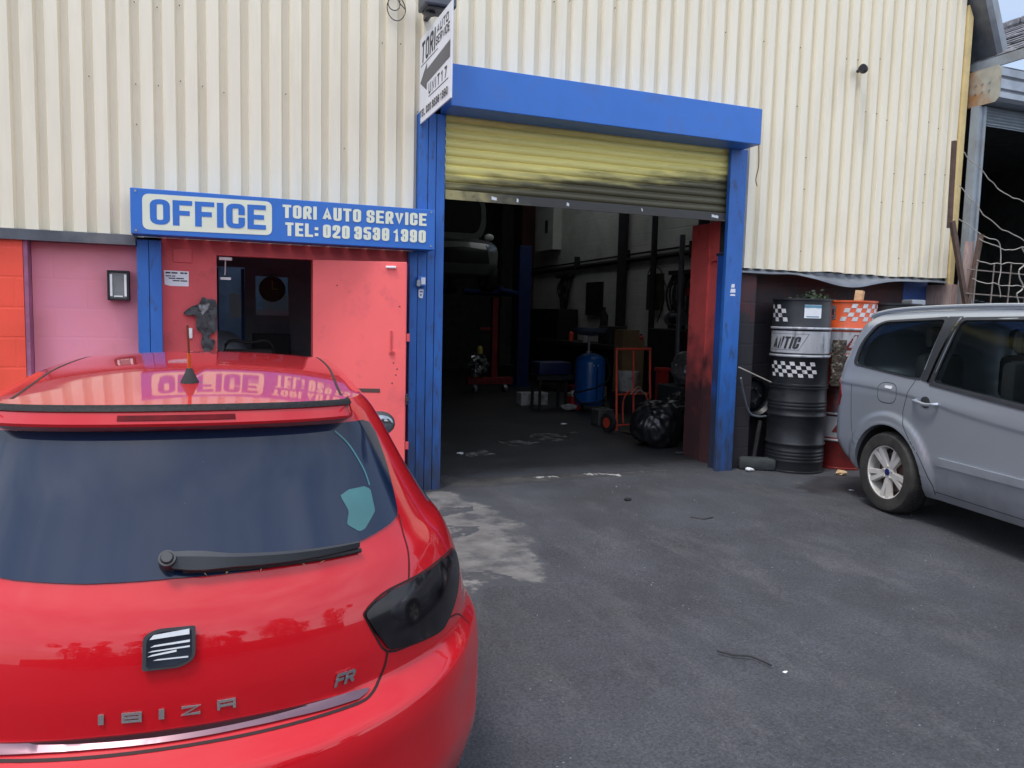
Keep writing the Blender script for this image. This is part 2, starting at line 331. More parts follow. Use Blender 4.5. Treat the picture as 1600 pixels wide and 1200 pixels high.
# ------------------------------------------------------------------ car body surface
def pchip(xs, ys):
    n = len(xs); h = [xs[i+1]-xs[i] for i in range(n-1)]; d = [(ys[i+1]-ys[i])/h[i] for i in range(n-1)]; m = [0]*n
    m[0], m[-1] = d[0], d[-1]
    for i in range(1, n-1):
        if d[i-1]*d[i] > 0:
            w1, w2 = 2*h[i]+h[i-1], h[i]+2*h[i-1]; m[i] = (w1+w2)/(w1/d[i-1]+w2/d[i])
    def f(x):
        if x <= xs[0]: return ys[0]
        if x >= xs[-1]: return ys[-1]
        i = 0
        while xs[i+1] < x: i += 1
        t = (x-xs[i])/h[i]
        return (ys[i]*(2*t**3-3*t*t+1)+m[i]*h[i]*(t**3-2*t*t+t)+ys[i+1]*(-2*t**3+3*t*t)+m[i+1]*h[i]*(t**3-t*t))
    return f
def sstep(a, b, x):
    t = max(0, min(1, (x-a)/(b-a))); return t*t*(3-2*t)
class Car:
    """closed car body: horizontal slices, each a plan outline with elliptic rear and front ends; the roof is T(X, Y)"""
    def __init__(s, rows, roof, zs, crown, bulge=None):
        Z = [r[0] for r in rows]
        s.Yr, s.W, s.Lr, s.Yf, s.Lf = [pchip(Z, [r[k] for r in rows]) for k in range(1, 6)]
        s.z0, s.z1 = Z[0], Z[-1]; s.zc = pchip([r[0] for r in roof], [r[1] for r in roof]); s.zs = zs; s.crown = crown; s.bulge = bulge
    def T(s, X, Y): q = abs(X)/s.W(s.z1); return s.zc(Y)-s.crown*q*q
    def lift(s, p, Z):
        k = sstep(s.zs, s.z1, Z)
        return Vector((p[0], p[1], Z+k*(s.T(p[0], p[1])-s.z1))) if k > 0 else Vector((p[0], p[1], Z))
    def rear(s, u, Z, off=0):          # u in -pi/2..pi/2, beyond that it runs on along the side
        W, L, Y0 = s.W(Z), s.Lr(Z), s.Yr(Z)
        a = abs(u); sg = 1 if u > 0 else -1
        if a <= math.pi/2: p = (W*math.sin(u), Y0+L*(1-math.cos(u)))
        else: p = (sg*W, Y0+L+(a-math.pi/2)*.8)
        return s.fin(s.lift(p, Z))
    def side(s, Y, Z, sg=1):
        W, L, Y0, F, Lf = s.W(Z), s.Lr(Z), s.Yr(Z), s.Yf(Z), s.Lf(Z)
        if Y < Y0+L: X = W*math.sqrt(max(0, 1-((Y0+L-Y)/L)**2))
        elif Y > F-Lf: X = W*math.sqrt(max(0, 1-((Y-F+Lf)/Lf)**2))
        else: X = W
        return s.fin(s.lift((sg*X, Y), Z))
    def front(s, u, Z):
        W, L, Y0 = s.W(Z), s.Lf(Z), s.Yf(Z)
        return s.fin(s.lift((W*math.sin(u), Y0-L*(1-math.cos(u))), Z))
    def fin(s, p):
        if s.bulge: p.x += s.bulge(p)*(1 if p.x > 0 else -1)
        return p
    def surf(s, mode, a, Z, off=0, sg=1):
        f = {'rear': s.rear, 'front': s.front}.get(mode) or (lambda y, z: s.side(y, z, sg))
        p = f(a, Z)
        e = .004; q = f(a+e, Z)-f(a-e, Z); r = f(a, Z+e)-f(a, Z-e); n = q.cross(r)
        if n.length < 1e-9: return p
        n.normalize(); c = Vector((0, (s.Yr(Z)+s.Yf(Z))/2, .6))
        if n.dot(p-c) < 0: n = -n
        return p+n*off
    def shell(s, mb, nz=130, ne=44, ns=60, nroof=14, inset=0, z0=None, flip=False):
        zs = [(z0 or s.z0)+(s.z1-(z0 or s.z0))*i/(nz-1) for i in range(nz)]; rows = []
        for Z in zs:
            W, L, Y0, F, Lf = s.W(Z), s.Lr(Z), s.Yr(Z), s.Yf(Z), s.Lf(Z); o = []
            for i in range(ne): u = -math.pi/2+math.pi*i/ne; o.append((W*math.sin(u), Y0+L*(1-math.cos(u))))
            for i in range(ns): o.append((W, Y0+L+(F-Lf-Y0-L)*i/ns))
            for i in range(ne): u = math.pi/2-math.pi*i/ne; o.append((W*math.sin(u), F-Lf*(1-math.cos(u))))
            for i in range(ns): o.append((-W, F-Lf+(Y0+L-F+Lf)*i/ns))
            rows.append([s.lift(p, Z) for p in o])
        top = rows[-1]; N = len(top); ya, yb = min(p.y for p in top), max(p.y for p in top); half = (yb-ya)/2; cy = (ya+yb)/2; rid = half*.5
        for k in range(1, nroof+1):
            t = k/nroof; row = []
            for p in top:
                ty = cy+(p.y-cy)*rid/half
                x, y = p.x*(1-t), p.y*(1-t)+ty*t
                row.append(Vector((x if k < nroof else p.x*.004, y, 0)))
            for v in row: v.z = s.T(v.x, v.y)
            rows.append(row)
        V = []
        for row in rows:
            r = []
            for p in row:
                p = s.fin(p.copy())
                if inset:
                    k = 1-inset/max(.3, s.W(min(p.z, s.z1))); p = Vector((p.x*k, p.y+(inset if p.y < cy else -inset), p.z-inset*sstep(s.z1-.1, s.z1, p.z)))
                r.append(mb.bm.verts.new(p))
            V.append(r)
        for a, b in zip(V, V[1:]):
            for i in range(N): mb.bm.faces.new((a[i], a[(i+1) % N], b[(i+1) % N], b[i]))
        mb.bm.faces.new(V[0]); mb.bm.faces.new(V[-1])
        return mb
    def patch(s, mb, poly, mode='rear', off=.003, step=.02, sg=1, rim=.004, su=None):
        """a piece of sheet lying on the body: 2D polygon in (u, Z) or (Y, Z), triangulated and lifted by off"""
        su = su or (.75 if mode != 'side' else 1)
        P = []
        N = len(poly)
        for i in range(N):
            a, b = Vector(poly[i]), Vector(poly[(i+1) % N]); n = max(1, int((Vector(((b-a).x*su, (b-a).y))).length/step))
            P += [a+(b-a)*k/n for k in range(n)]
        nb = len(P); xs = [p.x for p in P]; ys = [p.y for p in P]
        def inside(x, y):
            c = False
            for i in range(nb):
                a, b = P[i-1], P[i]
                if (a.y > y) != (b.y > y) and x < (b.x-a.x)*(y-a.y)/(b.y-a.y)+a.x: c = not c
            return c
        g = []; x = min(xs)+step/su
        while x < max(xs):
            y = min(ys)+step
            while y < max(ys):
                if inside(x, y) and min(((x-p.x)*su)**2+(y-p.y)**2 for p in P) > (step*.5)**2: g.append(Vector((x, y)))
                y += step
            x += step/su
        sc = lambda p: Vector((p.x*su, p.y))
        r = delaunay_2d_cdt([sc(p) for p in P]+[sc(p) for p in g], [(i, (i+1) % nb) for i in range(nb)], [], 1, 1e-6)
        co = [s.surf(mode, p.x/su, p.y, off, sg) for p in r[0]]; vs = [mb.bm.verts.new(c) for c in co]
        fs = []
        for f in r[2]:
            try: fs.append(mb.bm.faces.new([vs[i] for i in f]))
            except ValueError: pass
        if rim:
            be = [e for e in {e for f in fs for e in f.edges} if len(e.link_faces) == 1]
            ring = {}
            for e in be:
                for v in e.verts:
                    if v not in ring:
                        i = vs.index(v); q = r[0][i]; ring[v] = mb.bm.verts.new(s.surf(mode, q.x/su, q.y, off-rim, sg))
            for e in be:
                a, b = e.verts; mb.bm.faces.new((a, b, ring[b], ring[a]))
        return mb
    def line(s, mb, pts, mode='rear', wd=.005, off=.0015, sg=1, n=6):
        """a panel gap: dark strip along a polyline on the body"""
        Q = cr([Vector(p) for p in pts], n); L_ = []
        C = [s.surf(mode, q.x, q.y, off, sg) for q in Q]; C2 = [s.surf(mode, q.x, q.y, off+.01, sg) for q in Q]
        for i in range(len(C)):
            d = C[min(i+1, len(C)-1)]-C[max(i-1, 0)]; nn = C2[i]-C[i]; t = d.cross(nn)
            t = t.normalized()*wd/2 if t.length > 1e-9 else Vector((wd/2, 0, 0)); L_.append((mb.bm.verts.new(C[i]+t), mb.bm.verts.new(C[i]-t)))
        for a, b in zip(L_, L_[1:]): mb.bm.faces.new((a[0], a[1], b[1], b[0]))
        return mb
def boolean(o, cutters, op='DIFFERENCE'):
    for c in cutters:
        m = o.modifiers.new('cut', 'BOOLEAN'); m.object = c; m.operation = op; m.solver = 'MANIFOLD'
    dg = bpy.context.evaluated_depsgraph_get(); me = bpy.data.meshes.new_from_object(o.evaluated_get(dg))
    o.modifiers.clear(); old = o.data; o.data = me; me.name = old.name
    for c in cutters: bpy.data.objects.remove(c)
    return o
RED = Car([  # Z, Yr, W, Lr, Yf, Lf
    (.20, .12, .73, .72, 3.86, .60), (.34, .035, .82, .80, 3.98, .66), (.48, .0, .856, .86, 4.02, .70), (.60, .0, .858, .88, 4.02, .72), (.672, .012, .855, .88, 3.98, .72),
    (.705, .075, .845, .83, 3.95, .72), (.73, .112, .84, .81, 3.90, .72), (.80, .113, .828, .80, 3.68, .72), (.86, .119, .814, .80, 3.48, .68), (.92, .131, .795, .80, 3.28, .62), (.98, .158, .763, .77, 3.08, .52),
    (1.04, .20, .71, .70, 2.96, .46), (1.12, .255, .657, .62, 2.80, .42), (1.22, .32, .602, .55, 2.62, .40), (1.32, .395, .545, .46, 2.42, .38), (1.36, .43, .515, .40, 2.32, .36), (1.385, .46, .485, .34, 2.22, .34)],
    [(.3, 1.385), (.8, 1.42), (1.3, 1.447), (1.8, 1.453), (2.2, 1.435), (2.6, 1.39)], 1.28, .03)
#MARK
# ------------------------------------------------------------------ car paints and shared car parts
M['red_paint'] = mat('red_car_paint', (.52, .004, .011), .4, coat=1.0, var=.04, vs=1.2, spec=.12)
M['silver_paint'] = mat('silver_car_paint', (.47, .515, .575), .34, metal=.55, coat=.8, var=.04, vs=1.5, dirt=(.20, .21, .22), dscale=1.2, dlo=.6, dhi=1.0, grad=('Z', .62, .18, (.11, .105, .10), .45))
M['grey_paint'] = mat('grey_car_paint', (.20, .21, .20), .35, coat=.6, var=.05)
M['dark_glass'] = mat('tinted_glass', (.008, .018, .046), .05, var=.3, vs=1.0, coat=0, spec=.42, fleck=((.16, .18, .2), 26, .02))
M['lamp_dark'] = mat('smoked_lamp', (.008, .007, .009), .10, var=.6, vs=14, coat=.25, spec=.3, dirt=(.06, .045, .04), dscale=7, dlo=.58, dhi=.72)
M['lamp_red'] = mat('red_lamp', (.22, .012, .014), .15, coat=1, var=.25, vs=20)
M['brake_strip'] = mat('dark_red_brake_lamp', (.12, .003, .007), .45, var=.3, vs=30, spec=.15)
M['letter'] = mat('satin_letter_chrome', (.52, .50, .50), .25, metal=.75, var=.1)
M['bright_bar'] = mat('polished_bars', (.78, .80, .84), .2, metal=.3)
M['gap'] = mat('panel_gap_dark', (.02, .004, .005), .7)
M['gap_grey'] = mat('panel_gap_grey', (.02, .021, .024), .7)
M['carbon'] = mat('carbon_weave', (.010, .010, .012), .6, var=.9, vs=160, spec=.25)
M['plastic'] = mat('black_plastic', (.035, .038, .044), .42, var=.15, vs=8)
M['trim'] = mat('brushed_trim', (.23, .14, .165), .3, metal=1, var=.06, vs=4, stretch=(1, 1, 20))
M['teal'] = mat('teal_window_reflection', (.035, .15, .16), .3, var=.15, vs=9, coat=.3)  # colour of the reflection painted onto the rear glass
M['orange_rod'] = mat('orange_antenna', (.55, .12, .02), .5, var=.2)
M['seat'] = mat('dark_seat_fabric', (.065, .068, .072), .85, var=.2)
M['clear_glass'] = glass_mat('car_window_glass', (.72, .78, .76))
M['mirror'] = mat('mirror_glass', (.30, .33, .36), .04, metal=.9, var=.3, vs=20)
# ------------------------------------------------------------------ ground
def ground_mat():
    m = mat('asphalt', (.054, .057, .068), .82, var=.16, vs=2.2, dirt=(.038, .039, .045), dscale=.9, dlo=.42, dhi=.66, bump=.5, bs=150, fleck=((.26, .26, .26), 34, .075))
    t = m.node_tree; b = t.nodes['Principled BSDF']; src = b.inputs['Base Color'].links[0].from_socket
    tc = _n(t, 'ShaderNodeTexCoord')
    # pale dusty streaks, scraped along the run of the yard
    mp = _n(t, 'ShaderNodeMapping'); mp.inputs['Scale'].default_value = (1.5, .55, 1); mp.inputs['Rotation'].default_value = (0, 0, R(35)); t.links.new(tc.outputs['Object'], mp.inputs[0])
    n = _n(t, 'ShaderNodeTexNoise'); n.inputs['Scale'].default_value = 1.5; n.inputs['Detail'].default_value = 12; n.inputs['Roughness'].default_value = .78; t.links.new(mp.outputs[0], n.inputs['Vector'])
    r = _n(t, 'ShaderNodeMapRange'); r.inputs['From Min'].default_value = .5; r.inputs['From Max'].default_value = .74; r.inputs['To Max'].default_value = .8; t.links.new(n.outputs['Fac'], r.inputs['Value'])
    x = _n(t, 'ShaderNodeMix', data_type='RGBA'); t.links.new(r.outputs[0], x.inputs[0]); t.links.new(src, x.inputs[6]); x.inputs[7].default_value = (.098, .097, .103, 1)
    # fine grit
    g = _n(t, 'ShaderNodeTexNoise'); g.inputs['Scale'].default_value = 75; g.inputs['Detail'].default_value = 5; g.inputs['Roughness'].default_value = .75; t.links.new(tc.outputs['Object'], g.inputs['Vector'])
    gr = _n(t, 'ShaderNodeMapRange'); gr.inputs['From Min'].default_value = .3; gr.inputs['From Max'].default_value = .75; gr.inputs['To Min'].default_value = .35; gr.inputs['To Max'].default_value = 1.85; t.links.new(g.outputs['Fac'], gr.inputs['Value'])
    y = _n(t, 'ShaderNodeMix', data_type='RGBA'); y.blend_type = 'MULTIPLY'; y.inputs[0].default_value = 1; t.links.new(x.outputs[2], y.inputs[6]); t.links.new(gr.outputs[0], y.inputs[7])
    t.links.new(y.outputs[2], b.inputs['Base Color']); return m
M['asphalt'] = ground_mat()
def gz(x, y): return -.06*sstep(-1.2, -4.6, y)
b = MB(); ys = [-60, -30, -12, -8, -6]+[-5.5+.25*i for i in range(23)]+[4, 20, 60]; xs = [-60, -20, -5, 0, 3, 6, 10, 25, 60]
vg = [[b.bm.verts.new((x, y, gz(x, y))) for x in xs] for y in ys]
for i in range(len(ys)-1):
    for j in range(len(xs)-1): b.bm.faces.new((vg[i][j], vg[i][j+1], vg[i+1][j+1], vg[i+1][j]))
struct(b.done('yard_ground', M['asphalt'], None, True))
def ragged(pts, amp, seed, n=14):
    out = []; N = len(pts)
    for i in range(N):
        a, c = Vector(pts[i]).to_3d(), Vector(pts[(i+1) % N]).to_3d()
        for k in range(n):
            p = a+(c-a)*k/n; q = p+Vector((noise.noise(p*3+Vector((seed, 0, 0))), noise.noise(p*3+Vector((0, seed, 5))), 0))*amp+Vector((noise.noise(p*13+Vector((seed, 0, 0))), noise.noise(p*13+Vector((0, seed, 5))), 0))*amp*.4
            out.append(q.to_2d())
    return out
def feather(m, bg, k=1.5, w_=.22):
    """break the rim of a worn patch up into the surface round it"""
    t = m.node_tree; b = t.nodes['Principled BSDF']; src = b.inputs['Base Color'].links[0].from_socket
    at = _n(t, 'ShaderNodeAttribute'); at.attribute_name = 'edge'; tc = _n(t, 'ShaderNodeTexCoord'); n = _n(t, 'ShaderNodeTexNoise'); n.inputs['Scale'].default_value = 7; n.inputs['Detail'].default_value = 10; n.inputs['Roughness'].default_value = .7
    t.links.new(tc.outputs['Object'], n.inputs['Vector']); a = _n(t, 'ShaderNodeMath', operation='MULTIPLY_ADD'); t.links.new(n.outputs['Fac'], a.inputs[0]); a.inputs[1].default_value = k; t.links.new(at.outputs['Fac'], a.inputs[2])
    r = _n(t, 'ShaderNodeMapRange'); r.inputs['From Min'].default_value = k*.5+.25; r.inputs['From Max'].default_value = k*.5+.25+w_; t.links.new(a.outputs[0], r.inputs['Value'])
    x = _n(t, 'ShaderNodeMix', data_type='RGBA'); t.links.new(r.outputs[0], x.inputs[0]); x.inputs[6].default_value = tuple(bg)+(1,); t.links.new(src, x.inputs[7]); t.links.new(x.outputs[2], b.inputs['Base Color']); return m
ASP = (.050, .053, .062)
def sheet(name, polys, m, dz, res=.22):
    b = MB(); lay = b.bm.verts.layers.float.new('edge')
    for P in polys:
        x0, x1, y0, y1 = min(p.x for p in P), max(p.x for p in P), min(p.y for p in P), max(p.y for p in P); g = [Vector((x0+(x1-x0)*(i+.5)/24, y0+(y1-y0)*(j+.5)/24)) for i in range(24) for j in range(24)]
        r = delaunay_2d_cdt(P+g, [(i, (i+1) % len(P)) for i in range(len(P))], [], 1, 1e-5)
        vs = [b.bm.verts.new((p.x, p.y, gz(p.x, p.y)+dz)) for p in r[0]]
        for v, p in zip(vs, r[0]): v[lay] = min(1, min((p-q).length for q in P)/res)
        for f in r[2]: b.bm.faces.new([vs[i] for i in f])
        for v in vs: v.co.z -= (dz+.002)*(1-min(1, v[lay]*6))
    return struct(b.done(name, m))
M['concrete'] = mat('worn_concrete', (.132, .129, .127), .85, var=.3, vs=7, dirt=(.056, .058, .066), dscale=2.6, dlo=.47, dhi=.60, bump=.5, bs=30, fleck=((.05, .05, .05), 30, .06))
M['concrete_pale'] = mat('broken_concrete', (.20, .195, .19), .85, var=.3, vs=16, dirt=(.06, .062, .068), dscale=5, dlo=.42, dhi=.54, bump=.6, bs=35)
feather(M['concrete'], ASP); feather(M['concrete_pale'], ASP)
M['patch_dark'] = mat('oil_stain', (.030, .030, .034), .6, var=.3, vs=4, bump=.2, bs=90)
sheet('concrete_patch', [ragged([(-.6, .1), (1.95, .0), (2.15, -.55), (2.22, -1.3), (2.06, -2.0), (1.9, -2.5), (1.55, -2.4), (1.3, -2.65), (.9, -3.1), (.2, -3.0), (-.6, -2)], .10, 3)], M['concrete'], .004)
sheet('concrete_crumble', [ragged([(1.15, -2.55), (1.32, -2.62), (1.52, -2.38), (1.78, -2.36), (1.62, -2.15), (1.35, -2.12), (1.05, -1.9)], .10, 5, 8), ragged([(1.2, -1.55), (1.75, -1.4), (1.85, -1.15), (1.5, -1.05), (1.15, -1.2)], .09, 8, 8),
    ragged([(1.35, -.95), (2.0, -.75), (2.0, -.6), (1.5, -.55)], .08, 9, 8)], M['concrete_pale'], .008)
sheet('threshold_strip', [ragged([(2.0, .62), (2.2, .5), (3.8, .32), (4.85, .34), (4.9, .22), (3.7, .12), (2.3, .0), (1.95, .1)], .06, 12, 20)], feather(mat('dusty_threshold', (.085, .082, .078), .85, var=.3, vs=3, dirt=(.035, .034, .036), dscale=2.2, dlo=.38, dhi=.62, bump=.4, bs=40), (.042, .043, .048)), .006)
sheet('threshold_crumbs', [ragged([(2.85, .33), (3.15, .33), (3.2, .2), (2.9, .2)], .12, 21, 6), ragged([(3.45, .3), (3.8, .24), (3.75, .16), (3.5, .2)], .10, 22, 6), ragged([(3.3, .27), (3.4, .27), (3.38, .2)], .05, 23, 5)], mat('white_crumbs', (.42, .41, .39), .85, var=.3, vs=20, dirt=(.08, .08, .08), dscale=16, dlo=.42, dhi=.56), .010)
sheet('oil_stain', [ragged([(5.3, -.5), (6.3, -.4), (6.6, -.9), (6.2, -1.5), (5.6, -1.35), (5.0, -1.0)], .2, 31, 10)], M['patch_dark'], .004)
feather(M['patch_dark'], ASP)
rn = random.Random(77); b = MB()
for k in range(750):
    x, y = rn.uniform(.6, 7.5), -5.2+5.6*rn.random()**1.0
    if x < .9 and y > -4.9: continue
    s = rn.uniform(.0015, .005)*(1.6 if rn.random() < .06 else 1); z = gz(x, y); a = rn.uniform(0, 6.3); q = [Vector((x+s*1.3*math.cos(a+t), y+s*math.sin(a+t), z+.0005)) for t in (0, 1.5, 3.1, 4.7)]; top = Vector((x, y, z+s*1.1)); vv = [b.bm.verts.new(p) for p in q]; tv = b.bm.verts.new(top)
    for i in range(4): b.bm.faces.new((vv[i], vv[(i+1) % 4], tv))
g_ = b.done('loose_grit', mat('pale_grit', (.17, .17, .175), .85, var=.5, vs=3)); g_['kind'] = 'stuff'; g_['label'] = 'fine pale grit scattered over the asphalt'; g_['category'] = 'grit'
M['floor'] = mat('oily_floor', (.026, .026, .028), .6, var=.3, vs=1.5, dirt=(.055, .052, .05), dscale=1.4, dlo=.52, dhi=.75, bump=.2, bs=60)
feather(M['floor'], ASP)
sheet('garage_floor', [ragged([(1.6, .25), (3, .35), (5.2, .2), (7.8, .5)], .12, 61, 20)[:60]+[Vector((7.8, .6)), Vector((7.8, 14.1)), Vector((1.6, 14.1))]], M['floor'], .004, .9)
b = MB(); b.quad((-1.2, .3, .006), (1.5, .3, .006), (1.5, 4.9, .006), (-1.2, 4.9, .006)); struct(b.done('office_floor', M['floor']))
sheet('floor_dust', [ragged([(3.75, 2.6), (4.1, 2.85), (4.6, 2.7), (4.35, 2.35), (3.9, 2.2)], .22, 41, 8), ragged([(2.6, 1.75), (2.95, 1.85), (3.0, 1.5), (2.62, 1.4)], .15, 42, 7), ragged([(3.2, 2.3), (3.5, 2.5), (3.7, 2.1), (3.3, 2.0)], .2, 43, 7)], mat('floor_dust', (.20, .19, .17), .9, var=.4, vs=18, dirt=(.03, .03, .032), dscale=6, dlo=.42, dhi=.53), .008)
# ------------------------------------------------------------------ the garage building
G = thing('garage_building', 'cream metal clad garage with a half open yellow roller shutter', 'building')
PITCH = .156
def corr(x):
    u = (x/PITCH) % 1.0
    for a, c, d0, d1 in ((0, .53, 0, 0), (.53, .62, 0, 1), (.62, .91, 1, 1), (.91, 1, 1, 0)):
        if a <= u <= c: return (d0+(d1-d0)*(u-a)/(c-a))*.046
    return 0
def cladding(x0, x1, z0, ztop, y, name='cladding', seed=0, dent=0):
    b = MB(); xs = [x0]
    k = math.floor(x0/PITCH)
    while k*PITCH < x1:
        for u in (0, .53, .62, .91):
            x = (k+u)*PITCH
            if x0 < x < x1: xs.append(x)
        k += 1
    xs.append(x1); nz = 16; rows = []
    for x in xs:
        zt = ztop(x) if callable(ztop) else ztop; col = []
        for i in range(nz+1):
            z = z0+(zt-z0)*(i/nz)**1.3; d = .0025*noise.noise(Vector((x*1.3, z*.8, seed)))
            d += dent*.010*noise.noise(Vector((x*3.1, z*3, seed+9)))*sstep(z0+.9, z0, z)
            col.append(b.bm.verts.new((x, y+corr(x)+d, z+(dent*.018*noise.noise(Vector((x*2.3, 0, 4))) if i == 0 else 0))))
        rows.append(col)
    for A, B in zip(rows, rows[1:]):
        for i in range(nz): b.bm.faces.new((A[i], B[i], B[i+1], A[i+1]))
    return b.done(name, M['cream'], G)
verge = lambda x: 5.62-(x-7.87)*2.1 if x > 7.87 else 5.62+(7.87-x)*.35
cladding(-5, 1.71, 2.10, verge, .12, seed=1)
cladding(1.71, 3.365, 3.40, verge, .12, seed=2)
cladding(3.36, 5.09, 3.40, verge, .117, seed=3)
cladding(5.09, 8.06, 2.115, verge, .12, seed=4, dent=1)
rnd = random.Random(4); scr = None
b = MB(); b.cyl((0, 0, 0), (0, .012, 0), .004, n=8); scr = b.done('fixing_screw', M['ink'], G); first = True
for z in (2.35, 2.95, 3.28, 3.84, 4.42):
    for k in range(-30, 52):
        x = (k+.765)*PITCH
        if x > 8 or (1.7 < x < 5.09 and z < 3.9) or rnd.random() < .8: continue
        o = scr if first else scr.copy()
        if not first: COL.objects.link(o); o.parent = G
        first = False; o.location = (x, .138, z+rnd.uniform(-.04, .04))
# dark drip flashing and lead under the cladding
b = MB(); b.prism([(-5, .04, 2.03), (-5, .04, 2.105), (-5, .17, 2.12), (-5, .17, 2.03)], (4.48, 0, 0)); b.done('drip_flashing', M['dark_flash'], G)
b = MB(); N = 60
def lead(i, j):
    x = 5.10+2.93*i; sag = .10*math.exp(-((x-6.55)/.42)**2)+.02*noise.noise(Vector((x*2, 0, 3))); y = .17-.08*sstep(.2, .8, j)-.05*math.exp(-((x-6.6)/.5)**2)*j
    return (x, y+.17*(1-j)*0+.012*noise.noise(Vector((x*4, j*2, 1))), 2.115-(.055+sag)*j)
b.grid(lead, 70, 8); b.done('lead_flashing', M['lead'], G, True)
b = MB(); b.quad((5.1, .17, 2.10), (8.03, .17, 2.10), (8.03, .45, 2.10), (5.1, .45, 2.10)); b.done('soffit', M['soot'], G)
# lower walls
b = MB(); b.box(-5, .08, -.05, -1.265, .5, 2.03); b.done('orange_wall', M['orange'], G)
b = MB(); b.box(-1.262, .083, -.05, -1.235, .30, 2.03); b.done('wall_reveal', M['purple'], G)
b = MB(); b.box(-1.232, .20, -.05, -.50, .5, 2.03); b.done('pink_wall', M['pink'], G)
b = MB(); b.box(-.345, .14, -.05, .052, .26, 2.10); b.box(.052, .14, 1.99, .80, .26, 2.10); b.box(.80, .14, -.05, 1.60, .26, 2.10); b.done('office_front', M['red_wall'], G)
b = MB(); b.box(-.265, .128, 1.92, -.13, .14, 2.02, bev=.003); b.done('wall_panel', M['red_wall'], G)
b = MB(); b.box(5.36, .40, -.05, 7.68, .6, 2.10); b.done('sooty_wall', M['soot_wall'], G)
b = MB(); b.box(7.68, .392, -.05, 8.06, .6, 2.10); b.done('blue_pier', M['blue_pier'], G)
# blue posts
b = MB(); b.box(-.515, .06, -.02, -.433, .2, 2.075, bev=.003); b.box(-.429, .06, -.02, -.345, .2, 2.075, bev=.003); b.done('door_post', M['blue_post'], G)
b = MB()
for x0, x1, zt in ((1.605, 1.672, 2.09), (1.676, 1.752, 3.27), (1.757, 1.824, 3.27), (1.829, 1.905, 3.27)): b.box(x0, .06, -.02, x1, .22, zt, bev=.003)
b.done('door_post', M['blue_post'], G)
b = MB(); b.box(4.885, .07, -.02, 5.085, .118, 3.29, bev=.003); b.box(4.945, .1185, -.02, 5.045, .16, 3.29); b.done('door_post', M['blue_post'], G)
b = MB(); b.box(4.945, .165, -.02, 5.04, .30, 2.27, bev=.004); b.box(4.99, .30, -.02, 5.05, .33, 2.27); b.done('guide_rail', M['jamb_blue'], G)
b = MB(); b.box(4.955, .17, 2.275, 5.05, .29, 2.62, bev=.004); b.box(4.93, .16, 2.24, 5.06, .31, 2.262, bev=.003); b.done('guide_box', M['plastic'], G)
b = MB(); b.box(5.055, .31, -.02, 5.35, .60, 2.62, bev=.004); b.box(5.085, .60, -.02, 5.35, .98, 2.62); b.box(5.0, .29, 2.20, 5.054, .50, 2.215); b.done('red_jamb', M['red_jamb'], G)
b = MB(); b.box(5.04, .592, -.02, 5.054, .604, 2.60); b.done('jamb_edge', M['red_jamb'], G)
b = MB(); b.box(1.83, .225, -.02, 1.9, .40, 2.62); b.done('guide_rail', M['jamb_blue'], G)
b = MB(); b.box(5.352, .2, -.02, 5.358, .6, 2.1); b.box(5.088, .165, -.02, 5.352, .305, 2.1); b.done('wall_return', M['soot_wall'], G)
# shutter box, curtain and bottom rail
b = MB(); b.box(1.873, -.2, 3.285, 5.022, .115, 3.625, bev=.006); sb = b.done('shutter_box', M['blue'], G)
b = MB(); n = 0
prof = []
z = 2.655; sl = .0745
while z < 3.42:
    for k in range(7):
        t = k/6; prof.append((.15-.016*math.sin(math.pi*t)**.8, z+sl*.86*t))
    prof.append((.156, z+sl*.88)); prof.append((.156, z+sl*.98)); z += sl
def cur(i, j):
    f = j*(len(prof)-1); a = min(int(f), len(prof)-2); q = f-a; x = 1.93+2.985*i
    return (x, prof[a][0]*(1-q)+prof[a+1][0]*q+.006*noise.noise(Vector((x*1.1, prof[a][1]*2, 1))), prof[a][1]*(1-q)+prof[a+1][1]*q+.006*noise.noise(Vector((x*.7, 3, 0))))
b.grid(cur, 60, len(prof)); rs = b.done('roller_shutter', M['shutter'], G, True, 50)
b = MB(); b.box(1.925, .118, 2.575, 4.925, .165, 2.652, bev=.004); b.box(1.925, .10, 2.568, 4.925, .119, 2.585); br_ = b.done('bottom_rail', M['shutter_rail'], rs)
for x, w_ in ((2.35, .05), (2.6, .02), (3.1, .025), (3.9, .012), (4.72, .05), (4.77, .03)):
    b = MB(); P = ragged([(x, 2.60), (x+w_, 2.595), (x+w_, 2.62), (x, 2.63)], .015, x*10, 4); b.poly([(p.x, .1165, p.y) for p in P]); b.done('paint_chip', M['paper'], br_)
b = MB(); b.tube(cr([(5.03, -.16, 3.29), (5.05, -.15, 3.1), (5.04, -.13, 2.97), (5.06, -.13, 2.9)], 5), .004, 6); b.done('loose_cable', M['black'], G)
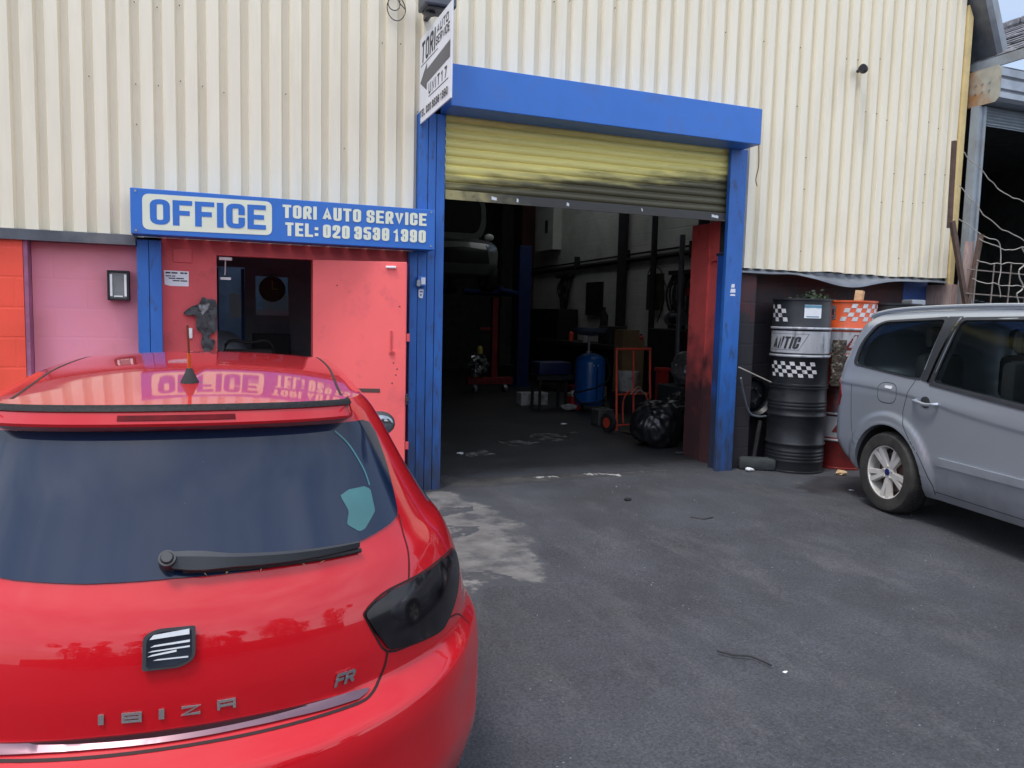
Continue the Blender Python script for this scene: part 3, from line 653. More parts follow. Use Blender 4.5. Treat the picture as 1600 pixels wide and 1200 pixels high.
# roof verge, corner strip, shell that keeps the inside dark
d = Vector((.45, 0, -1.0)).normalized(); nrm = Vector((d.z*-1, 0, d.x)).normalized()
A = Vector((7.93, -.05, 5.62)); B = Vector((8.40, -.05, 4.56))
b = MB(); q = [A-nrm*.0, B-nrm*.0, B+nrm*.10, A+nrm*.10]; b.prism([tuple(p) for p in q], (0, .55, 0)); b.done('verge_flashing', M['dark_flash'], G)
b = MB(); q = [A+nrm*.102, B+nrm*.102, B+nrm*.26, A+nrm*.26]; b.prism([tuple(p+Vector((0, .05, 0))) for p in q], (0, .6, 0)); b.done('roof_edge', M['grey_col'], G)
b = MB(); b.prism([(8.062, .10, 1.6), (8.135, .10, 1.6), (8.135, .10, 5.07), (8.062, .10, 5.2)], (0, .06, 0)); b.done('corner_strip', M['yellow_trim'], G)
b = MB(); b.prism([(8.05, .05, 1.3), (8.16, .05, 1.3), (8.16, .05, 2.05), (8.05, .05, 2.05)], (0, .35, 0)); b.done('corner_pier', M['plank'], G)
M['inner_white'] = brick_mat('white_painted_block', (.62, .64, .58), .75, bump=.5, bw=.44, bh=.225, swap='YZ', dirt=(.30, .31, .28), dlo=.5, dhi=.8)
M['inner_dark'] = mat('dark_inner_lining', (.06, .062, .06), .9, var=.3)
M['inner_brick'] = brick_mat('brown_brick_pier', (.10, .045, .035), .85, bump=.4, bw=.225, bh=.075, swap='XZ')
b = MB(); b.box(7.65, .65, -.05, 7.9, 14, 5.2); b.done('inner_wall', M['inner_white'], G)
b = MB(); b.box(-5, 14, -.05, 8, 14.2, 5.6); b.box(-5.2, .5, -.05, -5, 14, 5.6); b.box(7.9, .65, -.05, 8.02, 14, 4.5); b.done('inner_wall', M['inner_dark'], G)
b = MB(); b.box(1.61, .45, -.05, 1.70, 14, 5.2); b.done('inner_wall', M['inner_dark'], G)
b = MB()
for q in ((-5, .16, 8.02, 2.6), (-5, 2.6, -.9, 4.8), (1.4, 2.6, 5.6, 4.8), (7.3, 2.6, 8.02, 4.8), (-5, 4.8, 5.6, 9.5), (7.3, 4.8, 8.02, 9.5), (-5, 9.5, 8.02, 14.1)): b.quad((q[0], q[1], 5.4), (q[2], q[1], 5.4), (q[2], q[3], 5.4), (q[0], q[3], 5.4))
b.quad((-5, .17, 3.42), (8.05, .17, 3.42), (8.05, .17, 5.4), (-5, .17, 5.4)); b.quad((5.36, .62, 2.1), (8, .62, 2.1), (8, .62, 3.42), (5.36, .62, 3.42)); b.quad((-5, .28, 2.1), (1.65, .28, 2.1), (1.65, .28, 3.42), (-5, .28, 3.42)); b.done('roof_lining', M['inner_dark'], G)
m = bpy.data.materials.new('fill_panel_sheet'); m.use_nodes = True; t = m.node_tree; t.nodes.clear(); o_ = _n(t, 'ShaderNodeOutputMaterial'); tl = _n(t, 'ShaderNodeBsdfTranslucent'); tl.inputs[0].default_value = (.30, .30, .28, 1); t.links.new(tl.outputs[0], o_.inputs[0])  # translucent sheet for the added roof panels, passes diffuse sky light
m2 = m.copy(); m2.name = 'clear_fill_panel_sheet'; m2.node_tree.nodes['Translucent BSDF'].inputs[0].default_value = (1, 1, 1, 1)
b = MB(); b.quad((-.9, 2.6, 5.42), (1.4, 2.6, 5.42), (1.4, 4.8, 5.42), (-.9, 4.8, 5.42)); b.done('added_fill_panel', m2, G)  # added out of view: roof panel letting daylight into the dark office
b = MB(); b.quad((5.6, 2.6, 5.42), (7.3, 2.6, 5.42), (7.3, 9.5, 5.42), (5.6, 9.5, 5.42)); b.done('added_fill_panel', m, G)  # added out of view: roof panel that brightens the garage bay
b = MB(); b.box(7.3, 11.6, 0, 7.64, 12.2, 5.0); b.done('brick_pier', M['inner_brick'], G)
# ------------------------------------------------------------------ office door, laid back against the wall
D = bpy.data.objects.new('office_door', None); COL.objects.link(D); D.parent = G; D.location = (.805, .10, 0); D.rotation_euler = (0, 0, R(-20))
b = MB(); b.box(0, -.045, .06, .77, 0, 1.985, bev=.004); b.done('door_leaf', M['red_door'], D)
b = MB(); b.box(.60, -.068, 1.93, .685, -.0455, 1.95, bev=.006); b.done('door_closer_arm', M['white'], D, True)
b = MB(); b.box(.64, -.058, 1.24, .655, -.046, 1.42, bev=.003); b.box(.632, -.060, 1.225, .675, -.046, 1.25, bev=.003); b.cyl((.662, -.06, 1.235), (.662, -.045, 1.235), .014); b.done('door_handle', M['red_wall'], D)
b = MB(); b.box(.33, -.0485, .90, .56, -.046, .932, bev=.002); b.done('letter_slot', mat('brown_slot', (.09, .05, .045), .6), D)
for z in (.42, 1.33): 
    b = MB(); b.box(.771, -.035, z, .80, -.01, z+.065, bev=.003); b.done('latch_lug', M['red_wall'], D)
b = MB(); b.box(.771, -.04, .80, .79, -.01, .89, bev=.004); b.cyl((.79, -.025, .85), (.79, -.06, .85), .016); b.done('lock', M['plastic'], D)
b = MB()
for x, z in ((.67, 1.15), (.70, 1.10), (.69, 1.05), (.66, .98), (.2, 1.78), (.715, 1.62)): b.cyl((x, -.047, z), (x, -.044, z), .006, n=10)
b.done('bolt_hole', M['ink'], D)
b = MB(); b.box(.07, .17, 1.955, .17, .20, 1.98, bev=.004); b.cyl((.12, .20, 1.955), (.115, .21, 1.84), .004); b.box(.08, .2, 1.80, .16, .215, 1.82, mx=None); b.done('door_closer', M['white'], G)
# ------------------------------------------------------------------ signs and things fixed to the front
sg = thing('office_sign', 'blue OFFICE sign box with a cream panel and white telephone number above the office door', 'sign')
b = MB(); b.box(-.535, -.15, 2.10, 1.765, .055, 2.432, bev=.005); b.done('sign_box', M['blue'], sg)
b = MB(); P = roundpoly([(-.455, 2.135), (.455, 2.145), (.455, 2.402), (-.455, 2.395)], .05, 6); b.prism([(p.x, -.1525, p.y) for p in P], (0, .002, 0)); b.done('sign_panel', M['sign_cream'], sg)
b = MB(); text(b, 'OFFICE', (-.405, -.1525, 2.175), (1, 0, .012), (0, 0, 1), .185, .815, .25, gw=.62, gap=.085, B=.19); b.done('sign_lettering', M['blue'], sg)
b = MB(); text(b, 'TORI AUTO SERVICE', (.535, -.1505, 2.285), (1, 0, .008), (0, 0, 1), .102, 1.155, .27, gw=.62, gap=.12, space=.42, B=.185)
text(b, 'TEL: 020 3538 1390', (.555, -.1505, 2.148), (1, 0, .006), (0, 0, 1), .104, 1.13, .27, gw=.62, gap=.13, space=.36, B=.185); b.done('sign_lettering', M['sign_cream'], sg)
b = MB()
for x, z in ((-.5, 2.41), (-.5, 2.125), (1.73, 2.41), (1.73, 2.13)): b.cyl((x, -.155, z), (x, -.148, z), .008, n=10)
b.done('sign_rivet', M['steel'], sg)
ar = thing('arrow_sign', 'white projecting sign board with a grey arrow and UNIT 17 lettering, beside the shutter box', 'sign')
b = MB(); b.box(1.68, -.83, 3.17, 1.692, .10, 3.87, bev=.002); b.done('sign_board', M['sign_white'], ar)
X = 1.6795; rt, up = (0, -1, 0), (0, 0, 1)
b = MB(); text(b, 'TORI', (X, .045, 3.655), rt, up, .165, .42, .17, gw=.55, gap=.16, shear=.12)
text(b, 'AUTO', (X, -.425, 3.755), rt, up, .065, .32, .16, gw=.8, gap=.25, shear=.1); text(b, 'SERVICE', (X, -.40, 3.672), rt, up, .065, .38, .16, gw=.7, gap=.2, shear=.1)
text(b, 'UNIT 17', (X, -.20, 3.35), rt, up, .085, .52, .17, gw=.6, gap=.35, space=.4, shear=.05); text(b, 'TEL 020 3538 1390', (X, .06, 3.215), rt, up, .06, .82, .2, gw=.62, gap=.22, space=.5)
for y0, y1, z in ((.06, -.46, 3.632), (-.20, -.76, 3.328)): b.quad((X-.001, y0, z), (X-.001, y1, z), (X-.001, y1, z+.007), (X-.001, y0, z+.007))
b.done('sign_lettering', M['ink'], ar)
b = MB(); b.poly([(X-.0012, y, z) for y, z in ((.07, 3.505), (-.14, 3.62), (-.14, 3.565), (-.80, 3.60), (-.80, 3.475), (-.14, 3.455), (-.14, 3.40))]); b.done('sign_arrow', M['ink_grey'], ar)
b = MB(); b.box(1.6925, -.6, 3.28, 1.73, .1, 3.31); b.box(1.6925, -.19, 3.6, 1.87, -.15, 3.62); b.done('sign_bracket', M['steel'], ar)
wl = thing('wall_lantern', 'small black framed wall lantern on the pink wall', 'wall light')
b = MB(); x0, x1, z0, z1, y = -.725, -.575, 1.612, 1.838, .105
for a in ((x0, y, z0, x0+.014, .198, z1), (x1-.014, y, z0, x1, .198, z1), (x0+.0145, y, z1-.014, x1-.0145, .198, z1), (x0+.0145, y, z0, x1-.0145, .198, z0+.014)): b.box(*a, bev=.003)
b.done('lantern_frame', M['black'], wl)
b = MB(); b.box(x0+.016, .12, z0+.016, x1-.016, .125, z1-.016); b.done('lantern_glass', mat('lantern_panel', (.20, .21, .21), .25, var=.2), wl)
b = MB(); b.box(x0+.018, .112, z0+.03, x0+.034, .119, z1-.03); b.box(x1-.034, .112, z0+.03, x1-.018, .119, z1-.03); b.box(-.68, .112, z0+.025, -.62, .119, z0+.035); b.done('lantern_reflector', M['white'], wl)
nt_ = thing('paper_notice', 'white printed paper notice on the red wall beside the office door', 'notice')
b = MB(); b.prism([(-.328, .1372, 1.745), (-.29, .1365, 1.735), (-.155, .137, 1.735), (-.153, .137, 1.852), (-.332, .1375, 1.855)], (0, .0015, 0)); b.done('notice_sheet', M['paper'], nt_)
b = MB()
for z, h, segs in ((1.831, .012, ((-.32, -.285), (-.278, -.235), (-.215, -.19), (-.185, -.165))), (1.808, .008, ((-.32, -.28), (-.275, -.25))), (1.79, .009, ((-.298, -.25), (-.245, -.19))), (1.772, .009, ((-.27, -.22), (-.215, -.165)))):
    for a, c in segs: b.quad((a, .1358, z), (c, .1358, z), (c, .1358, z+h), (a, .1358, z+h))
b.done('notice_print', M['ink'], nt_)
b = MB(); b.box(-.172, .115, 1.325, -.132, .1395, 1.408, bev=.006); o = b.done('door_bell', M['white'], None, True); tag(o, 'white door bell push on the red wall next to the black jacket', 'door bell')
def jacket(i, j):
    pr = [(-.20, 1.535, .0), (-.16, 1.565, .03), (-.09, 1.62, .05), (-.02, 1.66, .04), (.03, 1.63, .03), (.05, 1.60, .02)]
    return None
P = [(-.195, 1.525), (-.14, 1.575), (-.08, 1.602), (-.055, 1.655), (-.02, 1.64), (.045, 1.625), (.05, 1.47), (.045, 1.385), (.0, 1.36), (.0, 1.325), (.035, 1.31), (.02, 1.245), (-.035, 1.215), (-.07, 1.285), (-.06, 1.36), (-.10, 1.40), (-.105, 1.50), (-.15, 1.508)]
Q = [p.to_2d() for p in cr([(a, c, 0) for a, c in P], 4, True)]; g = []
for i in range(14):
    for j in range(24): g.append(Vector((-.2+.02*i, 1.215+.02*j)))
r = delaunay_2d_cdt(Q+g, [(i, (i+1) % len(Q)) for i in range(len(Q))], [], 1, 1e-5); b = MB()
vf = [b.bm.verts.new((p.x, .112-.034*abs(noise.noise(Vector((p.x*17, p.y*9, 2))))-.022*noise.noise(Vector((p.x*40, p.y*22, 7))), p.y)) for p in r[0]]
vb = [b.bm.verts.new((p.x, .136, p.y)) for p in r[0]]
for f in r[2]: b.bm.faces.new([vf[i] for i in f]); b.bm.faces.new([vb[i] for i in f][::-1])
for e in [e for e in b.bm.edges if len(e.link_faces) == 1 and e.verts[0] in set(vf)]:
    a, c = e.verts; b.bm.faces.new((a, c, vb[vf.index(c)], vb[vf.index(a)]))
o = b.done('work_jacket', mat('dark_jacket', (.055, .057, .062), .8, var=.35, vs=14), None, True); tag(o, 'crumpled black work jacket hung at the edge of the office doorway', 'jacket')
P = roundpoly([(-.085, 1.595), (.0, 1.61), (-.015, 1.555), (-.04, 1.535), (-.055, 1.51), (-.075, 1.55)], .01, 3)
r = delaunay_2d_cdt([Vector(p) for p in P]+[Vector((-.085+.012*i, 1.5+.012*j)) for i in range(9) for j in range(10)], [(i, (i+1) % len(P)) for i in range(len(P))], [], 1, 1e-5); b = MB()
vv = [b.bm.verts.new((p.x, .108-.034*abs(noise.noise(Vector((p.x*17, p.y*9, 2))))-.022*noise.noise(Vector((p.x*40, p.y*22, 7))), p.y)) for p in r[0]]
for f in r[2]: b.bm.faces.new([vv[i] for i in f])
p2 = b.done('jacket_patch', mat('grey_patch', (.24, .25, .26), .7), o, True)
kb = thing('key_switch_box', 'small grey key switch box with a padlock on the left blue post', 'key switch')
b = MB(); b.box(1.665, .01, 1.80, 1.735, .058, 1.885, bev=.004); b.done('switch_box', M['blue'], kb)
b = MB(); b.box(1.692, .004, 1.815, 1.73, .0095, 1.875, bev=.002); b.done('switch_plate', M['sign_white'], kb)
b = MB(); b.cyl((1.668, -.005, 1.815), (1.668, .008, 1.815), .018, n=18); b.lathe([(.014, -.003), (.017, 0), (.014, .003)], c=(1.668, .0, 1.838), mx=Matrix.Rotation(R(90), 4, 'X'), n=16); b.done('padlock', M['steel'], kb, True)
def sticker(x, y, z, w_, h, lab):
    t = thing('sticker', lab, 'sticker'); b = MB(); P = roundpoly([(x, z), (x+w_*.8, z-.01), (x+w_, z+h), (x, z+h)], .012, 3); b.prism([(p.x, y, p.y) for p in P], (0, .0012, 0)); b.done('sticker_sheet', M['paper'], t)
    b = MB(); b.quad((x+.008, y-.0008, z+h*.62), (x+w_*.85, y-.0008, z+h*.62), (x+w_*.85, y-.0008, z+h*.8), (x+.008, y-.0008, z+h*.8)); b.quad((x+.012, y-.0008, z+h*.2), (x+w_*.6, y-.0008, z+h*.2), (x+w_*.6, y-.0008, z+h*.42), (x+.012, y-.0008, z+h*.42)); b.done('sticker_print', M['lead'], t)
sticker(1.685, .0575, 1.705, .045, .07, 'small torn white sticker under the key switch box')
t = thing('sticker', 'worn white sticker on the right blue shutter post', 'sticker')
b = MB(); 
for z, hw, h in ((1.905, .022, .035), (1.855, .034, .04), (1.822, .036, .018)): 
    P = ragged([(4.985-hw, z), (4.985+hw, z), (4.985+hw*.9, z+h), (4.985-hw*.8, z+h)], .012, z*50, 4); b.poly([(p.x, .0685, p.y) for p in P])
b.done('sticker_sheet', M['paper'], t)
fl = thing('floodlight', 'dark grey floodlight on the cladding above the arrow sign', 'floodlight')
b = MB(); b.box(1.60, -.36, 4.00, 1.86, -.12, 4.16, bev=.015); b.done('lamp_body', M['dark_flash'], fl)
b = MB(); b.box(1.63, -.33, 3.985, 1.83, -.15, 3.998, bev=.004); b.cyl((1.68, -.22, 3.965), (1.68, -.22, 3.985), .04); b.done('lamp_lens', M['plastic'], fl)
b = MB(); b.box(1.71, -.12, 4.04, 1.75, .12, 4.10); b.done('lamp_bracket', M['plastic'], fl)
b = MB(); pts = [(1.47+.08*math.cos(a)*(1-.02*i/8), .10-.001*i, 4.09+.10*math.sin(a)) for i, a in enumerate([2*math.pi*k/24 for k in range(25)])]
pts += [(1.45+.05*math.cos(a), .085, 4.12+.05*math.sin(a)) for a in [2*math.pi*k/16+.3 for k in range(17)]]; pts += [(1.50, .09, 4.16), (1.46, .1, 4.4)]
b.tube(pts, .004, 6); o = b.done('cable_coil', M['black'], None, True); tag(o, 'loop of thin dark cable hanging on the cladding left of the floodlight', 'cable')
cm = thing('security_camera', 'small dark security camera on the right hand cladding', 'security camera')
b = MB(); b.ball((6.50, .04, 4.265), .045, (1, 1, 1)); b.cyl((6.50, .05, 4.265), (6.50, .125, 4.265), .018); b.done('camera_mount', M['plastic'], cm, True)
b = MB(); b.cyl((6.46, .03, 4.26), (6.40, -.05, 4.245), .036); b.done('camera_body', M['black'], cm, True)
def car_wheel(parent, c, r, wd, sg, spokes, rim_r, hubc):
    """tyre > rim: axle along local X, outer face towards sg"""
    mx = Matrix.Rotation(R(90), 4, 'Y')
    if sg < 0: mx = Matrix.Rotation(R(-90), 4, 'Y')
    b = MB(); q = rim_r
    b.lathe([(q, -wd*.42), (q*1.02, -wd*.5), (r*.93, -wd*.5), (r*.985, -wd*.42), (r, -wd*.28), (r, wd*.28), (r*.985, wd*.42), (r*.94, wd*.5), (r*.86, wd*.52), (q*1.03, wd*.48), (q, wd*.42)], n=64, mx=mx, cap=False)
    for k in range(64):
        a = 2*math.pi*k/64
        for s0, s1 in ((-.27, -.05), (.05, .27)):
            m2 = mx @ Matrix.Rotation(a, 4, 'Z') @ Matrix.Rotation(R(18), 4, 'X') @ Matrix.Translation((r, 0, wd*(s0+s1)/2))
            b.box(-.004, -.010, -wd*.10, .005, .010, wd*.10, mx=m2)
    ty = b.done('tyre', M['tyre'], parent, True); ty.location = c
    b = MB()
    b.lathe([(q*.99, -wd*.4), (q*.95, wd*.40), (q*1.0, wd*.44), (q*1.005, wd*.41), (q*1.0, -wd*.4)], n=64, mx=mx, cap=False)
    for k in range(5):
        for da in spokes:
            a = 2*math.pi*k/5+da[0]; a2 = 2*math.pi*k/5+da[1]
            for hw, z0 in ((.0, 0),):
                p = [Vector((.045*math.cos(a)-t*math.sin(a), .045*math.sin(a)+t*math.cos(a), z)) for t, z in ((-.017, wd*.33), (.017, wd*.33), (.02, wd*.18), (-.02, wd*.18))]
                e = [Vector((q*.96*math.cos(a2)-t*math.sin(a2), q*.96*math.sin(a2)+t*math.cos(a2), z)) for t, z in ((-.019, wd*.42), (.019, wd*.42), (.024, wd*.22), (-.024, wd*.22))]
                vp = [b.bm.verts.new(mx @ v) for v in p]; ve = [b.bm.verts.new(mx @ v) for v in e]
                b.bm.faces.new(vp); b.bm.faces.new(ve[::-1])
                for i in range(4): b.bm.faces.new((vp[i], ve[i], ve[(i+1) % 4], vp[(i+1) % 4]))
    b.lathe([(.065, wd*.16), (.062, wd*.30), (.03, wd*.34), (.001, wd*.34)], n=32, mx=mx)
    for k in range(5):
        a = 2*math.pi*(k+.5)/5; p = mx @ Vector((.05*math.cos(a), .05*math.sin(a), wd*.29)); d = mx.to_3x3() @ Vector((0, 0, .02)); b.cyl(p, p+d, .008, n=6)
    rim = b.done('rim', M['alloy'], ty, True, 30)
    b = MB(); b.lathe([(.028, wd*.30), (.028, wd*.37), (.02, wd*.39), (.001, wd*.392)], n=28, mx=mx)
    b.done('centre_cap', hubc, ty, True)
    b = MB(); b.lathe([(.001, wd*.04), (q*.74, wd*.04), (q*.74, -wd*.04), (.001, -wd*.04)], n=40, mx=mx); b.done('brake_disc', M['rust_post'], ty, True)
    b = MB(); b.lathe([(.001, -wd*.10), (q*.97, -wd*.10)], n=40, mx=mx, cap=False); b.done('wheel_back', M['soot'], ty)
    return ty
def arch_cut(x0, x1, y, z, r):
    b = MB(); b.cyl((x0, y, z), (x1, y, z), r, n=64); o = b.done('cutter', M['black']); return o
def liner(parent, sg, y, z, r, x0, x1, car=None):
    b = MB(); n = 40; rows = []
    for x in (x0, x1): rows.append([b.bm.verts.new((sg*(min(x, abs(car.side(y+r*math.cos(a), z+r*math.sin(a)).x)-.012) if car and x == x1 else x), y+r*math.cos(a), z+r*math.sin(a))) for a in [R(-30)+R(240)*i/n for i in range(n+1)]])
    for i in range(n): b.bm.faces.new((rows[0][i], rows[0][i+1], rows[1][i+1], rows[1][i]))
    b.bm.faces.new(rows[0]); return b.done('wheel_arch', M['soot'], parent, True)
def thicken(mb, d):
    """give flat lettering a thickness: every face gets a skirt behind it"""
    mb.bm.normal_update(); r = bmesh.ops.extrude_face_region(mb.bm, geom=list(mb.bm.faces)); vs = [v for v in r['geom'] if isinstance(v, bmesh.types.BMVert)]
    bmesh.ops.translate(mb.bm, vec=d, verts=vs); return mb
def mir(h): return h+[(-a, z) for a, z in h[::-1] if abs(a) > 1e-6]
# ------------------------------------------------------------------ red hatchback
def build_red():
    c = RED; RW = .86
    def bulge(p):
        v = 0
        for wy in (RW, 3.2):
            d = math.hypot(p.y-wy, p.z-.31); v += .016*math.exp(-((d-.375)/.05)**2)*(1 if p.z < .9 else 0)*sstep(.55, .75, abs(p.x))
        v -= .006*math.exp(-((p.z-.60)/.03)**2)*sstep(1.1, 1.3, p.y)*(1-sstep(2.7, 2.9, p.y))
        return v
    c.bulge = bulge
    t = thing('hatchback_car', 'glossy red hatchback parked in front of the office, seen from behind, with dark rear window', 'car', (-.092, -4.88, -.06), R(-2.5))
    b = MB(); c.shell(b, 150, 52, 70, 16); o = b.done('body', M['red_paint'], None, True, 60)
    boolean(o, [arch_cut(s*.5, s*1.2, y, .31, .36) for s in (1, -1) for y in (RW, 3.2)]); o.parent = t
    for p in o.data.polygons: p.use_smooth = True
    o.data.set_sharp_from_angle(angle=R(40))
    for s in (1, -1):
        for y in (RW, 3.2): liner(o, s, y, .31, .354, .52, .85, c)
    gl = [(0, 1.041), (.248, 1.038), (.473, 1.041), (.684, 1.051), (.85, 1.063), (.925, 1.073), (.955, 1.09), (1.01, 1.142), (1.077, 1.216), (1.125, 1.285), (1.12, 1.315), (1.05, 1.326), (.5, 1.333), (0, 1.337)]
    b = MB(); c.patch(b, mir(gl), 'rear', .0035, .025); rw = b.done('rear_window', M['dark_glass'], t, True, 60)
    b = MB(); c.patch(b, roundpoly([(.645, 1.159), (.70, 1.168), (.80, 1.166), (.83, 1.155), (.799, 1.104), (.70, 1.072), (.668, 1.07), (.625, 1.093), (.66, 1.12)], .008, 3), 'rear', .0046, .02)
    b.done('sticker', M['teal'], rw, True)  # teal reflection in the rear glass, painted on as a flat patch
    b = MB(); c.line(b, [(.835, 1.165), (.842, 1.21), (.815, 1.27), (.76, 1.31)], 'rear', .006, .0046); b.done('sticker', M['teal'], rw)  # thin string of the same painted reflection
    # spoiler over the rear window
    def spo(i, j):
        u = (i*2-1)*1.12; k = sstep(1.12, .82, abs(u)); v = c.rear(u, 1.36); dz = v.z-1.36
        n = Vector((math.sin(u)*.8, -math.cos(u), 0)).normalized()
        sec = [(-.02, 1.318), (.012, 1.326), (.048, 1.342), (.058, 1.347), (.060, 1.354), (.046, 1.384), (.036, 1.392), (.0, 1.4005), (-.06, 1.4095), (-.14, 1.416)]
        f = j*(len(sec)-1); a = min(int(f), len(sec)-2); q = f-a; ox = sec[a][0]*(1-q)+sec[a+1][0]*q; oz = sec[a][1]*(1-q)+sec[a+1][1]*q
        z = oz+dz; p = v+n*(ox*k+(-.03)*(1-k)); p.z = z
        if ox < .03 and oz > 1.38: p.z = min(p.z, c.T(p.x, p.y)+.004)
        return p
    b = MB(); b.grid(spo, 90, 37); sp = b.done('spoiler', M['red_paint'], t, True, 40)
    def on_sp(u, j, off):
        p = spo((u/1.12+1)/2, j); a = spo((u/1.12+1)/2+.004, j)-p; d = spo((u/1.12+1)/2, min(1, j+.01))-spo((u/1.12+1)/2, max(0, j-.01)); n = a.cross(d).normalized()
        if n.y > 0: n = -n
        if n.z < -.5: n = -n
        return p+n*off
    b = MB(); b.grid(lambda i, j: on_sp((i*2-1)*.235, .47+.045*j, .002), 30, 3); b.done('brake_light', M['brake_strip'], sp, True)
    b = MB(); b.grid(lambda i, j: on_sp((i*2-1)*.99, .545+.135*j, .004), 60, 5); b.done('carbon_strip', M['carbon'], sp, True)
    # tail lights
    lp = [(.557, .897), (.60, .913), (.683, .926), (.846, .925), (1.05, .922), (1.23, .908), (1.262, .89), (1.238, .854), (1.121, .812), (.999, .774), (.933, .757), (.83, .766), (.74, .776), (.632, .790), (.59, .842)]
    for s in (1, -1):
        P = roundpoly([(s*a, z) for a, z in lp], .012, 3)
        b = MB(); c.patch(b, P, 'rear', .008, .018, rim=.012); b.done('tail_light', M['lamp_dark'], t, True, 50)
        b = MB(); c.line(b, [(s*a, z) for a, z in [(.557, .897), (.60, .915), (.683, .929), (.846, .928), (1.05, .925), (1.23, .911), (1.27, .89), (1.245, .85), (1.121, .808), (.999, .770), (.933, .753), (.83, .762), (.74, .772), (.628, .786), (.585, .842), (.557, .897)]], 'rear', .006, .001, n=3)
        c.line(b, [(s*a, z) for a, z in [(.948, 1.074), (.889, 1.021), (.827, .967), (.787, .929)]], 'rear', .005, .001)
        c.line(b, [(s*a, z) for a, z in [(.628, .786), (.61, .752), (.578, .722), (.538, .709), (.5, .7065)]], 'rear', .007, .0012)
        c.line(b, [(s*a, z) for a, z in [(1.0, .765), (1.10, .745), (1.22, .69)]], 'rear', .004, .001)
        b.done('panel_gap', M['gap'], o)
        b = MB(); v = []
        for k in range(40):
            Y = .50+k*.043; x = s*(.415+.035*sstep(.5, 1.6, Y)); v.append((x, Y))
        for w0 in (0,):
            r1 = [b.bm.verts.new((x-s*.004, y, c.T(x, y)+.0012)) for x, y in v]; r2 = [b.bm.verts.new((x+s*.004, y, c.T(x, y)+.0012)) for x, y in v]
            for k in range(39): b.bm.faces.new((r1[k], r2[k], r2[k+1], r1[k+1]))
        b.done('roof_seam', M['gap'], o)
    b = MB(); c.line(b, [(-.5, .7065), (-.25, .7105), (0, .7125), (.25, .7105), (.5, .7065)], 'rear', .008, .0012); b.done('panel_gap', M['gap'], o)
    b = MB(); c.patch(b, mir([(0, .7185), (.172, .7185), (.29, .7165), (.40, .713), (.502, .7105), (.53, .714), (.543, .7195), (.40, .731), (.292, .7365), (.17, .741), (0, .743)]), 'rear', .006, .01, rim=.006)
    b.done('chrome_trim', M['trim'], t, True, 40)
    # badges and letters on the tailgate
    def frame(u, Z, off):
        p = c.surf('rear', u, Z, off); rt = (c.surf('rear', u+.01, Z, off)-c.surf('rear', u-.01, Z, off)).normalized(); up = (c.surf('rear', u, Z+.01, off)-c.surf('rear', u, Z-.01, off)).normalized(); return p, rt, up
    lt = bpy.data.objects.new('lettering', None); COL.objects.link(lt); lt.parent = t
    for ch, u, wd in (('I', -.167, .011), ('B', -.113, .039), ('I', -.027, .011), ('Z', .026, .037), ('a', .111, .038)):
        p, rt, up = frame(u, .7685, .003); b = MB(); text(b, ch, p, rt, up, .0215, wd, .26 if ch != 'I' else .5, gw=1.0)
        if ch == 'I': pass
        thicken(b, rt.cross(up)*-.003); b.done('letter', M['letter'], lt)
    p, rt, up = frame(.426, .752, .004); b = MB(); text(b, 'FR', p, rt, up, .030, .052, .24, gw=1.0, gap=-.02, shear=.35); thicken(b, rt.cross(up)*-.004); b.done('badge', M['chrome'], t)
    p, rt, up = frame(-.002, .915, .004); nn = rt.cross(up)
    def shp(k): return roundpoly([(-.046*k, -.037*k), (.02*k, -.037*k), (.046*k, -.024*k), (.046*k, .037*k), (-.022*k, .037*k), (-.046*k, .026*k)], [.006, .02, .02, .006, .02, .02], 5)
    W3 = lambda q, h: p+rt*q[0]+up*q[1]+nn*h
    bd = MB(); bd.prism([W3(q, 0) for q in shp(1.12)], nn*.006); bo = bd.done('emblem', M['plastic'], t, True)
    bd = MB(); bd.prism([W3(q, .0062) for q in shp(.95)], nn*.002); bd.done('emblem_plate', mat('emblem_dark_chrome', (.045, .05, .075), .1, metal=.85), bo)
    bd = MB()
    for x0, x1, y0, sl, th in ((-.038, .04, .0215, .004, .011), (-.036, .041, .006, .0035, .0045), (-.040, .041, -.004, .003, .0032), (-.041, .015, -.013, .005, .0045), (-.030, .038, -.0215, -.0005, .0028)):
        bd.prism([W3((x0, y0), .0083), W3((x1, y0+sl), .0083), W3((x1, y0+sl+th), .0083), W3((x0+.008, y0+th*.8), .0083)], nn*.003)
    bd.done('emblem_bars', M['bright_bar'], bo)
    # rear wiper
    b = MB(); pv = c.surf('rear', -.012, 1.069, .0); n0 = (c.surf('rear', -.012, 1.069, .1)-pv).normalized()
    b.cyl(pv, pv+n0*.045, .021, .018, n=28); b.cyl(pv+n0*.045, pv+n0*.051, .014, .011, n=24); wp = b.done('rear_wiper', M['plastic'], t, True)
    b = MB(); rows = []
    for k in range(15):
        q = k/14; u = .0+q*.62; Z = 1.068-.026*q-.004*math.sin(q*3); hw = .015*(1-q)+.0065*q+.004*math.sin(min(1, q*4)*math.pi); o1 = .034-.012*q
        A = [c.surf('rear', u, Z+hw, o1), c.surf('rear', u, Z+hw*.3, o1+.006), c.surf('rear', u, Z-hw, o1-.003), c.surf('rear', u, Z-hw, o1-.014), c.surf('rear', u, Z+hw, o1-.012)]
        rows.append([b.bm.verts.new(a) for a in A])
    for A, B in zip(rows, rows[1:]):
        for i in range(5): b.bm.faces.new((A[i], A[(i+1) % 5], B[(i+1) % 5], B[i]))
    b.bm.faces.new(rows[0]); b.bm.faces.new(rows[-1]); b.done('wiper_arm', M['plastic'], wp, True, 25)
